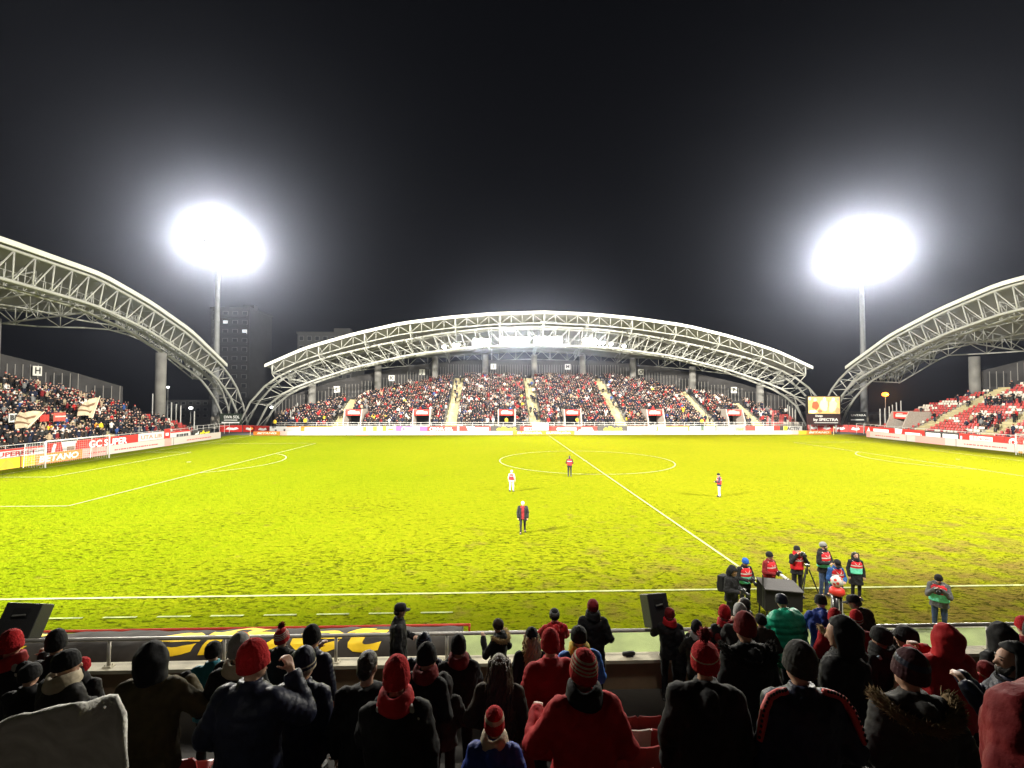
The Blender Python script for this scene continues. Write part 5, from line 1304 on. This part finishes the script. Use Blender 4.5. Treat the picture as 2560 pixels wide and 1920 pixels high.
    if scarf:
        m1 = scarf[0]; m2 = scarf[-1]; sb = MB(); n = 26
        for k, (z, r_) in enumerate(((1.475, .112), (1.515, .104), (1.55, .096))):
            pts = [T((r_*math.cos(2*math.pi*i/n), r_*1.08*math.sin(2*math.pi*i/n), z+.012*math.sin(4*math.pi*i/n+k))) for i in range(n+1)]
            sb.tube(pts, .034, 8, 0, False)
        o = sb.build('scarf', m1, body, True); finish(o, .010, 2, .012)
        if len(scarf) > 1:
            eb = MB().caps(T((.085, -.05, 1.50)), T((.165, -.075, 1.40)), .036, .034).caps(T((.165, -.075, 1.40)), T((.20, -.04, 1.33)), .034, .028).caps(T((-.085, -.055, 1.50)), T((-.125, -.05, 1.455)), .040, .034)
            part('scarf_end', eb, m2, .010, 2)
    if vest:
        vb = MB(); rs = []
        for z in np.linspace(.98, 1.46, 14):
            k = np.interp(z, [.9, 1.08, 1.25, 1.38, 1.47], [.215, .205, .222, .205, .12]); d = np.interp(z, [.9, 1.1, 1.25, 1.38, 1.47], [.165, .158, .168, .155, .11])
            rs.append([T(Vector((k*g*math.cos(2*math.pi*j/24), d*g*math.sin(2*math.pi*j/24)-.01, z))) for j in range(24)])
        b = MB(); low = 6 if len(vest) > 2 else 0
        mi = [2 if i < low else (1 if i in (8,) else 0) for i in range(13)]
        b.rings(rs, cap=False, mats=mi)
        # leave arm holes
        keep = []
        for idx, f in enumerate(b.f):
            i, j = idx//24, idx % 24; x = abs(math.cos(2*math.pi*(j+.5)/24)); keep.append(not (x > .80 and i > 7))
        b.f = [f for f, q in zip(b.f, keep) if q]; b.m = [f for f, q in zip(b.m, keep) if q]
        mats = [vest[0], vest[1], vest[2] if len(vest) > 2 else vest[0]]
        o = b.build('bib', mats, body, True); so = o.modifiers.new('thick', 'SOLIDIFY'); so.thickness = .012; so.offset = 1
        for y in (1, -1):
            e = MB().tube([T((q*.13, y*.03+.02, 1.475)) if abs(q) == 1 else T((q*.10, y*(.16), 1.40-.10*(1-abs(q)))) for q in (-1, -.6, 0, .6, 1)], .010, 6); e.build('bib_edge', WHITE, o, True)
    return body, T, TH, ha, s
def fan(label, u, v, k, dz=.2, dep=None, group='spectators of the near stand', **kw):
    if k == 'w': d, f = dep, .95
    else: d, f = 8.2-.8*k-dz, TZ(k)
    rr = random.Random(label); kw.setdefault('turn', rr.uniform(-22, 22)); kw.setdefault('face', rr.uniform(-12, 12)); kw.setdefault('nod', rr.uniform(-4, 9))
    kw.setdefault('arms', rr.choice(['pocket', 'pocket', 'down', 'cross', 'phone'])); kw.setdefault('armr', rr.choice([None, None, None, 'down', 'pocket']))
    out = person(label, u, v, d, f, group=group, **kw)
    h = at_depth(u, v, d).z-f
    if not 1.5 < h < 1.98 and not kw.get('lean'): print('HEIGHT %.2f' % h, label)
    return out
    return out
RW = (BRRED, WHITE)
# --- people at the railing
fan('man in black cap and long black coat at the railing, turned right', 998, 1508, 'w', dep=8.9, face=80, hat='cap', hatm=(BLACK,), jacket=BLACK, arms='camera', face_parts=True, jlen=.70)
fan('woman with brown beanie and fur trimmed dark coat at the railing, looking left', 1246, 1544, 'w', dep=8.7, face=-60, hat='beanie', hatm=(DKBROWN,), jacket=BLACK, fur=FUR, arms='phone', face_parts=True, hooddown=True)
fan('person in red jacket and striped dark hat at the railing', 1386, 1518, 'w', dep=9.0, hat='beanie', hatm=(BLACK, GREY, 'fine'), jacket=RED, arms='rail', collar=True, hooddown=True)
fan('tall person in long black coat and wine red hat at the railing', 1482, 1495, 'w', dep=9.0, face=8, hat='beanie', hatm=(DKRED,), jacket=BLACK, arms='pocket', jlen=.55, scarf=(BLACK,))
fan('person in red and black jacket with wine red hat right of the speaker', 1674, 1517, 'w', dep=9.1, face=10, hat='beanie', hatm=(DKRED,), jacket=BLACK, arms='rail', scarf=(RED,))
fan('child in dark hood at the railing under the speaker, looking right', 1699, 1578, 'w', dep=9.0, H=1.35, face=70, hoodup=BLACK, jacket=BLACK, face_parts=True, hair=HAIRB)
fan('person in charcoal jacket with pale hood and black beanie at the railing', 1742, 1556, 'w', dep=8.6, hat='tall', hatm=(BLACK,), jacket=CHAR, hooddown=True, scarf=(LGREY,))
fan('person in black jacket with bright red hat and red white scarf at the railing', 1812, 1519, 'w', dep=8.8, hat='tall', hatm=(BRRED,), jacket=BLACK, scarf=(RED, CREAM))
fan('person in light grey knitted hat at the railing', 1850, 1511, 'w', dep=8.5, face=15, hat='slouch', hatm=(LGREY,), jacket=CHAR)
fan('bareheaded dark haired person at the railing, turned left', 1861, 1494, 'w', dep=9.2, face=-70, jacket=BLACK, face_parts=True)
fan('person in brown jacket and black beanie at the railing left of the green puffer', 1903, 1532, 'w', dep=8.8, hat='beanie', hatm=(BLACK,), jacket=DKBROWN, arms='rail', girth=1.05)
fan('person in bright green puffer coat leaning on the railing', 1956, 1486, 'w', dep=9.25, lean=14, face=-10, hat='beanie', hatm=(NAVY,), jacket=GREEN, puffer=1, hooddown=True, girth=1.5, arms='rail', jlen=.62)
fan('person in royal blue jacket and black hat leaning on the railing', 2052, 1488, 'w', dep=9.25, lean=18, face=25, hat='beanie', hatm=(BLACK,), jacket=ROYAL, hooddown=True, arms='rail', girth=1.05)
fan('man in black cap and dark coat leaning on the railing, looking left', 2136, 1488, 'w', dep=9.25, lean=20, face=-40, hat='cap', hatm=(BLACK,), jacket=DKBROWN, hooddown=True, arms='rail', face_parts=True, girth=1.05)
fan('person in red coat with fur hood and red hat near the railing', 2087, 1528, 'w', dep=8.5, face=10, hat='tall', hatm=(BRRED,), jacket=RED, fur=FUR, hooddown=True, girth=1.1)
fan('person in red hood with white trim near the railing', 2140, 1527, 'w', dep=8.6, face=30, hat='slouch', hatm=(BRRED, WHITE, 'brim'), jacket=RED, arms='rail', armr='phone')
fan('small person in red coat beside the black beanie near the railing', 1797, 1586, 'w', dep=8.7, H=1.45, hat='beanie', hatm=(DKRED,), jacket=RED)
# --- left part of the crowd
fan('person in red hat with white scarf at the left frame edge', 26, 1580, 3, .3, hat='slouch', hatm=(BRRED,), jacket=BLACK, scarf=(RED, WHITE), girth=1.1, armr='phone')
fan('person in tall black beanie behind the white collared man', 141, 1583, 3, 0.1, hat='tall', hatm=(BLACK,), jacket=BLACK)
fan('man in black cap, grey jacket and cream collar, face turned right', 160, 1620, 4, .3, face=20, turn=38, hat='beanie', hatm=(BLACK,), jacket=CHAR, scarf=(CREAM,), face_parts=True, girth=1.12)
fan('short person in red hat beside the white collared man', 205, 1638, 3, .0, H=1.52, hat='beanie', hatm=(BRRED,), jacket=CHAR)
fan('person in olive jacket with black hood up holding a phone in gloves', 382, 1604, 4, .45, hoodup=BLACK, jacket=OLIVE, trousers=KHAKI, arms='pocket', armr=((.34, .12, 1.14), (.16, .30, 1.28)), glove=BLACK, girth=1.12, jlen=.70)
fan('person in teal jacket and black beanie', 533, 1600, 2, .3, hat='beanie', hatm=(BLACK,), jacket=TEAL, girth=1.05)
fan('person in grey beanie and black jacket with white collar', 597, 1589, 4, .1, hat='slouch', hatm=(GREY,), jacket=BLACK, scarf=(CREAM,), girth=1.1)
fan('person in orange hat mostly behind the grey beanie', 600, 1578, 3, .1, hat='beanie', hatm=(ORANGE,), jacket=BLACK)
fan('man in red beanie and navy jacket with a hand at his face', 628, 1616, 5, .35, face=8, turn=30, hat='tall', hatm=(BRRED,), jacket=NAVY, armr=((.34, .16, 1.22), (.20, .20, 1.50)), arms='pocket', vox=.0075, girth=1.15, puffer=1, face_parts=True)
fan('person in red and white bobble hat and black jacket', 704, 1570, 1, .2, hat='pompom', hatm=(BRRED, WHITE, 'fine', DKRED), jacket=BLACK, girth=1.1)
fan('man in dark cap and shiny navy puffer', 779, 1571, 2, .2, hat='tall', hatm=(BLACK,), jacket=NAVY, puffer=1, girth=1.1, turn=15, face=10)
fan('person in navy hat with red white stripes and dark jacket', 757, 1624, 4, .4, hat='slouch', hatm=(NAVY, CREAM, 'brim'), jacket=NAVY, hooddown=True, girth=1.12)
fan('bareheaded dark haired man in black sweater with white collar line', 917, 1629, 4, .5, turn=20, jacket=BLACK, hair=HAIRB, scarf=None, girth=1.08, collar=False)
fan('man in tight red beanie with red and white scarf over black jacket', 990, 1657, 6, -.05, hat='tall', hatm=(BRRED,), jacket=BLACK, scarf=(RED, WHITE), girth=1.15)
fan('woman in black beanie and dark coat, profile to the right', 1064, 1612, 3, .4, face=20, turn=40, hat='slouch', hatm=(BLACK,), jacket=BLACK, scarf=(DKRED,), face_parts=True)
fan('person in blue striped dark hat and shiny dark jacket', 1060, 1584, 2, .2, hat='slouch', hatm=(NAVY, col('dull blue knit', (.05, .08, .16)), 'fine'), jacket=NAVY, puffer=1, girth=1.08)
fan('person in grey hood left of the red collared black jacket', 1108, 1634, 3, .3, H=1.5, hoodup=CHAR, jacket=CHAR)
fan('person in tall black hat and black jacket with red collar', 1147, 1596, 2, .3, hat='tall', hatm=(BLACK,), jacket=BLACK, scarf=(DKRED,), girth=1.15)
fan('woman with long curly brown hair', 1249, 1637, 4, .2, jacket=DKBROWN, longhair=(.62, HAIRBR, .55))
fan('blond person in black hat between fur coat and red quilted coat', 1329, 1572, 1, .2, hat='slouch', hatm=(BLACK,), jacket=BLACK, longhair=(.38, HAIRBL, .3))
fan('child in red white striped hat and blue jacket at the bottom', 1236, 1771, 5, .4, H=1.50, hat='slouch', hatm=(BRRED, CREAM, 'wide'), jacket=ROYAL, hooddown=True, scarf=(CREAM,), girth=1.1)
fan('person in bright red beanie and red quilted coat', 1376, 1577, 3, .3, hat='slouch', hatm=(BRRED,), jacket=RED, puffer=1, girth=1.22, jlen=.6)
fan('person in bright blue jacket with yellow collar and black beanie', 1448, 1563, 2, .2, hat='beanie', hatm=(BLACK,), jacket=BLUE, scarf=(YELLOW,), girth=1.2, trousers=LGREY)
fan('man in striped red hat and red jacket raising his fist', 1460, 1640, 6, -.05, face=-5, hat='tall', hatm=(BRRED, CREAM, 'fine'), jacket=RED, hooddown=False, scarf=(BLACK,), arms=((.36, .05, 1.13), (.30, .28, 1.20)), armr='pocket', vox=.0075, girth=1.22)
# --- right part of the crowd
fan('person in red bobble hat with one white line and black jacket', 1762, 1603, 6, -.1, hat='pompom', hatm=(BRRED, CREAM, 'one', DKRED), jacket=BLACK, girth=1.2, hooddown=True)
fan('person in wine red hat and fluffy black jacket', 1866, 1543, 3, .2, hat='tall', hatm=(DKRED,), jacket=BLACK, hooddown=True, girth=1.2, fur=mat('black fur', (.012, .011, .010), .95))
TRK = fan('person in navy tracksuit with red shoulder stripe and dark beanie', 2002, 1621, 6, .0, hat='tall', hatm=(CHAR,), jacket=NAVY, girth=1.2)
fan('large person in black hood, masked profile to the left', 2107, 1545, 3, .5, face=-25, turn=-25, hoodup=BLACK, jacket=BLACK, girth=1.22)
fan('person in fuzzy black hat with blue white checked scarf', 2205, 1563, 2, .3, hat='beanie', hatm=(BLACK,), jacket=BLACK, scarf=(BLACK, col('pale blue check', (.35, .45, .55))))
fan('dark haired girl looking right beside the beige hood', 2243, 1572, 2, .0, face=50, jacket=BLACK, longhair=(.3, HAIRB, .2), face_parts=True)
fan('woman in black beanie with big beige hood', 2272, 1562, 2, .4, face=-20, turn=-20, hat='beanie', hatm=(BLACK,), jacket=CREAM, hooddown=True, face_parts=True)
fan('large person in red coat with red hood up', 2360, 1560, 3, .3, hoodup=RED, jacket=RED, girth=1.3)
fan('person in black hood near the right frame edge', 2499, 1556, 2, .3, face=-10, hoodup=BLACK, jacket=BLACK, girth=1.1)
fan('person in wine red scarf and hat behind the bearded man', 2466, 1622, 3, .1, H=1.55, hat='beanie', hatm=(DKRED,), jacket=DKRED, scarf=(RED,))
fan('bearded man in black hood and navy jacket, profile to the left', 2528, 1607, 4, .5, face=-55, hoodup=BLACK, jacket=NAVY, beard=True, face_parts=True, girth=1.15)
fan('person in burgundy and navy beanie with brown fur hood', 2278, 1629, 6, .0, hat='slouch', hatm=(col('burgundy knit', (.035, .008, .012)), NAVY, 'wide'), jacket=CHAR, puffer=1, fur=DKFUR, hooddown=True, girth=1.2, turn=-25)
fan('person in red hat at the right frame edge', 2566, 1538, 1, .2, hat='beanie', hatm=(BRRED,), jacket=DKRED)
near_seat(2680, 1980, 8, 'red', 'red plastic seat in the bottom right corner that a red jacketed person stands on')
person('person in bright red jacket standing on a seat, cropped by the bottom right corner', 2672, 1500, 1.68, TZ(8)+.425, face=0, turn=0, arms='pocket', hat='beanie', hatm=(BLACK,), jacket=col('deep red nylon', (.12, .003, .005)), girth=1.34, group='spectators of the near stand')
fan('person in black cap at the left behind the tall beanie', 72, 1652, 4, .1, H=1.6, hat='beanie', hatm=(BLACK,), jacket=BLACK)
fan('person in dark coat with grey hood behind the striped red hat man', 1520, 1600, 4, -.05, H=1.42, hoodup=CHAR, jacket=BLACK) if False else None

sm_ = mat('red sleeve stripe', (.45, .03, .03), .6)
for q in (-1, 1):
    body_, T_, TH_, ha_, s_ = TRK; m = MB()
    pth = [Vector((q*x, y, z)) for x, y, z in ((.12, -.045, 1.515), (.18, -.05, 1.505), (.24, -.055, 1.475), (.285, -.075, 1.41), (.315, -.095, 1.32), (.34, -.11, 1.22))]
    m.tube(pth, [.022, .026, .028, .028, .028, .02], 8); st_ = m.build('sleeve_stripe', sm_, body_, True)
    lm = MB()
    for i, (a, b) in enumerate(zip(pth, pth[1:])):
        for k in range(3):
            p = a.lerp(b, (k+.5)/3)+Vector((q*.012, -.020, .016)); lm.ball(p, (.010, .008, .012), 6, 5)
    lm.build('lettering', BLACK, st_)
# --- grey fleece cloth held up in the bottom left corner
def fleece():
    t = thing('fleece_blanket', 'grey fleece blanket raised over a seat in the bottom left corner', 'blanket', at_depth(150, 1900, 2.15))
    m = MB(); o = t.location; nx, ny = 30, 16
    top = [(-160, 1870), (0, 1815), (70, 1792), (140, 1772), (200, 1764), (240, 1752), (282, 1741), (296, 1750), (303, 1790)]
    us = [p[0] for p in top]; vs_ = [p[1] for p in top]; pts = []
    for j in range(ny+1):
        for i in range(nx+1):
            f = i/nx; u = -160+463*f; v = float(np.interp(u, us, vs_)); q = j/ny
            uu = u+(14*q*f); vv = v+q*(330); dep_ = 2.1+.28*math.sin(q*1.9)-.12*f*q+.035*math.sin(f*15+q*4)+.05*math.sin(f*7-q*6)
            pts.append(at_depth(uu, vv, dep_)-o)
    m.add(pts, [(j*(nx+1)+i, (j+1)*(nx+1)+i, (j+1)*(nx+1)+i+1, j*(nx+1)+i+1) for j in range(ny) for i in range(nx)])
    ob = m.build('cloth', col('grey fleece', (.60, .59, .55), .95, .5, 60), t, True)
    so = ob.modifiers.new('thick', 'SOLIDIFY'); so.thickness = .02; so.offset = -1
    d = ob.modifiers.new('folds', 'DISPLACE'); d.texture = tex; d.strength = .03; d.texture_coords = 'LOCAL'
    sm = MB().tube([at_depth(120, 1925, 2.32)-o, at_depth(190, 1855, 2.3)-o, at_depth(262, 1768, 2.12)-o], .006, 6); sm.build('seam', col('grey fleece', (.60, .59, .55)), ob)
fleece()

# --- people on the pitch
GP = 'press photographers at the touchline'; GW = 'people walking on the pitch'
def ground_person(label, u, vtop, vfoot, **kw):
    p = on_z(u, vfoot, 0); H = (at_depth(u, vtop, (p-CAM).dot(AF))).z
    H = max(1.55, min(1.92, H)); return person(label, u, vtop, 0, .0, at=p, H=H, face_parts=True, jlen=kw.pop('jlen', .80), **kw)
ground_person('white haired man in open black coat over a red top walking on the pitch', 1307, 1253, 1333, face=184, nod=22, hair=HAIRW, jacket=DKRED, trousers=BLACK, arms='down', step=.5, group=GW)
# his open black coat
def open_coat():
    b = [o for o in bpy.data.objects if o.get('label', '').startswith('white haired man')][0]; m = MB(); rs = []
    for z in np.linspace(.70, 1.47, 14):
        k = np.interp(z, [.7, .95, 1.25, 1.38, 1.47], [.235, .225, .232, .222, .13]); d = np.interp(z, [.7, 1.1, 1.25, 1.38, 1.47], [.17, .165, .172, .158, .11])
        rs.append([(k*math.cos(t_), d*math.sin(t_)-.012, z) for t_ in np.linspace(math.pi*.63, math.pi*2.37, 22)])
    m.rings(rs, cap=False, close=False)
    o = m.build('coat', BLACK, b, True); so = o.modifiers.new('thick', 'SOLIDIFY'); so.thickness = .02
    s = MB()
    for q in (-1, 1): s.caps((q*.19, -.01, 1.41), (q*.26, -.02, 1.14), .112, .095, 12).caps((q*.26, -.02, 1.14), (q*.255, .06, .90), .095, .078, 12)
    s.build('sleeves', BLACK, b, True)
open_coat()
ground_person('blond person in pale clothes and red bib walking away on the pitch', 1279, 1174, 1229, face=20, hat='beanie', hatm=(CREAM,), jacket=CREAM, trousers=WHITE, arms='down', vest=(VEST, col('pink trim', (.6, .25, .25))), step=.35, group=GW)
ground_person('person in red bib and black trousers on the centre circle', 1424, 1139, 1191, face=10, hair=HAIRB, jacket=BLACK, trousers=BLACK, arms='camera', vest=(VEST, WHITE), group=GW)
ground_person('person in red bib and white trousers with black hat right of the halfway line', 1798, 1182, 1242, face=-70, hat='beanie', hatm=(BLACK,), jacket=NAVY, trousers=WHITE, arms='camera', vest=(VEST, WHITE), nod=15, group=GW)
VM = (VEST, WHITE, MINT)
ground_person('photographer in black jacket with backpack bending over his camera', 1830, 1414, 1570, face=150, nod=35, hoodup=BLACK, jacket=BLACK, arms='camera', group=GP, girth=1.1)
ground_person('photographer in blue beanie with red and mint bib', 1863, 1392, 1532, face=172, nod=22, hat='beanie', hatm=(BLUEK,), jacket=BLACK, arms='camera', vest=VM, group=GP)
ground_person('photographer in wine red jacket and black beanie holding a white lens', 1925, 1378, 1513, face=160, turn=-25, hat='beanie', hatm=(BLACK,), jacket=DKRED, arms='camera', vest=VM[:2], trousers=CHAR, group=GP, girth=1.05)
ground_person('photographer in black with red bib holding a camera to the face', 1994, 1363, 1492, face=185, hat='beanie', hatm=(BLACK,), jacket=BLACK, arms='face', vest=VM[:2], group=GP, scarf=(RED,))
ground_person('tall photographer in grey band hat, red and mint bib and jeans', 2061, 1354, 1490, face=165, turn=-20, nod=-8, hat='beanie', hatm=(GREY, BLACK, 'brim'), jacket=BLACK, trousers=JEANS, arms='cross', vest=VM, group=GP, hooddown=True, beard=True)
ground_person('photographer in black cap with white headphones and blue sleeves', 2092, 1397, 1536, face=180, nod=30, hat='cap', hatm=(BLACK,), jacket=col('blue black sleeve', (.02, .07, .22)), trousers=GREY, arms='camera', vest=VM, group=GP)
ground_person('woman with long dark hair in black coat with red and mint bib', 2141, 1384, 1497, face=195, jacket=BLACK, longhair=(.36, HAIRB, .25), arms='down', vest=VM, group=GP, jlen=.55, skirt=True, scarf=(BLACK,))
ground_person('photographer in grey jacket and jeans with red and mint bib standing apart on the right', 2350, 1433, 1583, face=225, nod=25, hat='beanie', hatm=(BLACK,), jacket=col('slate grey jacket', (.085, .085, .085)), trousers=JEANS, arms='phone', vest=VM, group=GP, hooddown=True, girth=1.1)
# cameras, tripod, monitor box, ball stand
cam_m = mat('black camera body', (.012, .012, .013), .4); lens_w = mat('white lens barrel', (.62, .60, .55), .4); glass = mat('lens glass', (.01, .012, .02), .08)
def camera_at(label, who, lens, white=False, dz=0):
    b = [o for o in bpy.data.objects if o.get('label') == who][0]; s = b.scale.x
    t = thing('photo_camera', label, 'camera'); M_ = Matrix.Translation(b.location) @ Matrix.Rotation(b.rotation_euler.z, 4, 'Z'); t.location = M_ @ Vector((0, .36*s, (1.17+dz)*s)); t.rotation_euler = (R(-18 if not dz else 0), 0, b.rotation_euler.z)
    MB().box((0, 0, 0), (.15, .08, .11)).box((0, 0, .07), (.06, .06, .04)).box((.055, .03, -.01), (.035, .04, .10)).build('body', cam_m, t)
    l = MB().tube([(0, .04, 0), (0, .08, 0), (0, lens*.7, 0), (0, lens, 0)], [.038, .042, .046, .056], 14).build('lens', lens_w if white else cam_m, t, True)
    MB().tube([(0, lens+.001, 0), (0, lens+.004, 0)], .05, 14).tube([(0, lens-.05, 0), (0, lens-.03, 0)], .058, 14).build('hood_ring', cam_m, l)
L = lambda s: [o['label'] for o in bpy.data.objects if o.get('label', '').startswith(s)][0]
camera_at('white lensed camera held by the wine red jacketed photographer', L('photographer in wine red'), .34, True)
camera_at('black camera held by the photographer with the blue beanie', L('photographer in blue beanie'), .2)
camera_at('black camera at the face of the photographer by the tripod', L('photographer in black with'), .16, False, .42)
camera_at('black camera held by the bending photographer with the backpack', L('photographer in black jacket'), .2)
camera_at('black camera held by the photographer in the grey jacket', L('photographer in grey jacket'), .22, False, .2)
bp_ = [o for o in bpy.data.objects if o.get('label', '').startswith('photographer in black jacket')][0]
t = thing('backpack', 'black backpack on the bending photographer', 'backpack', bp_.location, bp_.rotation_euler.z)
o = MB().box((0, -.27, 1.22), (.32, .20, .46)).box((0, -.385, 1.14), (.24, .07, .22)).build('bag', BLACK, t); bv = o.modifiers.new('round', 'BEVEL'); bv.width = .05; bv.segments = 3
for q in (-1, 1): MB().tube([(q*.12, -.2, 1.42), (q*.13, -.02, 1.52), (q*.14, .14, 1.38), (q*.17, .05, 1.1), (q*.14, -.2, 1.05)], .018, 6).build('strap', BLACK, t)
p = on_z(2010, 1560, 0); p = at_depth(1948, 1500, 14.2); p.z = 0
t = thing('monitor_box', 'black monitor box on legs with sloping grey hood among the photographers', 'equipment box', p, R(-8))
z0 = .42; b = MB(); W_, D_, H_ = 1.05, .62, .62
b.add([(-W_/2, -D_/2, z0), (W_/2, -D_/2, z0), (W_/2, D_/2, z0), (-W_/2, D_/2, z0), (-W_/2, -D_/2, z0+H_), (W_/2, -D_/2, z0+H_-.06), (W_/2, D_/2, z0+H_+.04), (-W_/2, D_/2, z0+H_+.10)], [(3, 2, 1, 0), (4, 5, 6, 7), (0, 1, 5, 4), (1, 2, 6, 5), (2, 3, 7, 6), (3, 0, 4, 7)])
bx = b.build('box', mat('black flight case', (.010, .009, .009), .7, spec=.15), t)
MB().add([(-W_/2-.02, -D_/2-.06, z0+H_+.012), (W_/2+.02, -D_/2-.06, z0+H_-.04), (W_/2+.02, D_/2, z0+H_+.06), (-W_/2-.02, D_/2, z0+H_+.12), (-W_/2-.02, -D_/2-.06, z0+H_+.035), (W_/2+.02, -D_/2-.06, z0+H_-.017), (W_/2+.02, D_/2, z0+H_+.083), (-W_/2-.02, D_/2, z0+H_+.143)], [(3, 2, 1, 0), (4, 5, 6, 7), (0, 1, 5, 4), (1, 2, 6, 5), (2, 3, 7, 6), (3, 0, 4, 7)]).build('hood', mat('grey vinyl hood', (.05, .047, .047), .7, bump=.4, bscale=5, spec=.2), bx)
for x in (-.48, .48):
    for y in (-.27, .27): MB().tube([(x, y, 0), (x*.96, y*.96, z0)], .022, 6).build('leg', black_p, t)
MB().tube([(-W_/2-.06, -D_/2, z0+.1), (-W_/2-.06, -D_/2, z0+H_+.42)], .02, 6).build('antenna', black_p, t)
pt = on_z(1998, 1505, 0)
t = thing('tripod', 'black camera tripod standing in front of the photographer with a raised camera', 'tripod', (pt.x+.12, pt.y-.25, 0))
for a in (90, 210, 330): MB().tube([(.46*math.cos(R(a)), .46*math.sin(R(a)), 0), (.05*math.cos(R(a)), .05*math.sin(R(a)), 1.15)], [.014, .022], 6).build('leg', black_p, t)
MB().tube([(0, 0, 1.0), (0, 0, 1.25)], .025, 8).box((0, 0, 1.28), (.12, .12, .06)).build('head', black_p, t)
pb = at_depth(2094, 1540, 13.3)
t = thing('ball_stand', 'white match ball on a red and black presentation column', 'ball stand', (pb.x, pb.y, 0))
zt = at_depth(2094, 1463, 13.3).z
MB().tube([(0, 0, 0), (0, 0, .03), (0, 0, .05)], [.26, .26, .13], 20).tube([(0, 0, .05), (0, 0, zt-.28)], [.13, .13], 16).build('column', mat('black lacquer column', (.012, .012, .012), .25), t, True)
for q in (-.05, .05): MB().box((q, -.133, (zt-.28)*.5), (.012, .008, (zt-.3)*.9)).build('stripe', white_p, t)
MB().tube([(0, 0, zt-.28), (0, 0, zt-.22), (0, 0, zt-.12), (0, 0, zt-.06)], [.13, .2, .18, .12], 20).build('bowl', red_p, t, True)
tb = MB().ball((0, 0, 0), .16, 20, 14, 0); sp = random.Random(2)
o = tb.build('football', [white_p], None, True, (pb.x, pb.y, zt+.095)); tag(o, 'white football with red patches resting in the red bowl', 'football')
for k in range(7):
    a, e = sp.uniform(0, 6.28), sp.uniform(-.6, 1.2); d = Vector((math.cos(a)*math.cos(e), math.sin(a)*math.cos(e), math.sin(e))); x = d.orthogonal().normalized(); y = d.cross(x)
    MB().add([d*.1615+(x*math.cos(t_)+y*math.sin(t_))*.045-d*.006 for t_ in (2*math.pi*i/5 for i in range(5))]+[d*.1635], [(i, (i+1) % 5, 5) for i in range(5)]).build('patch', red_p, o)
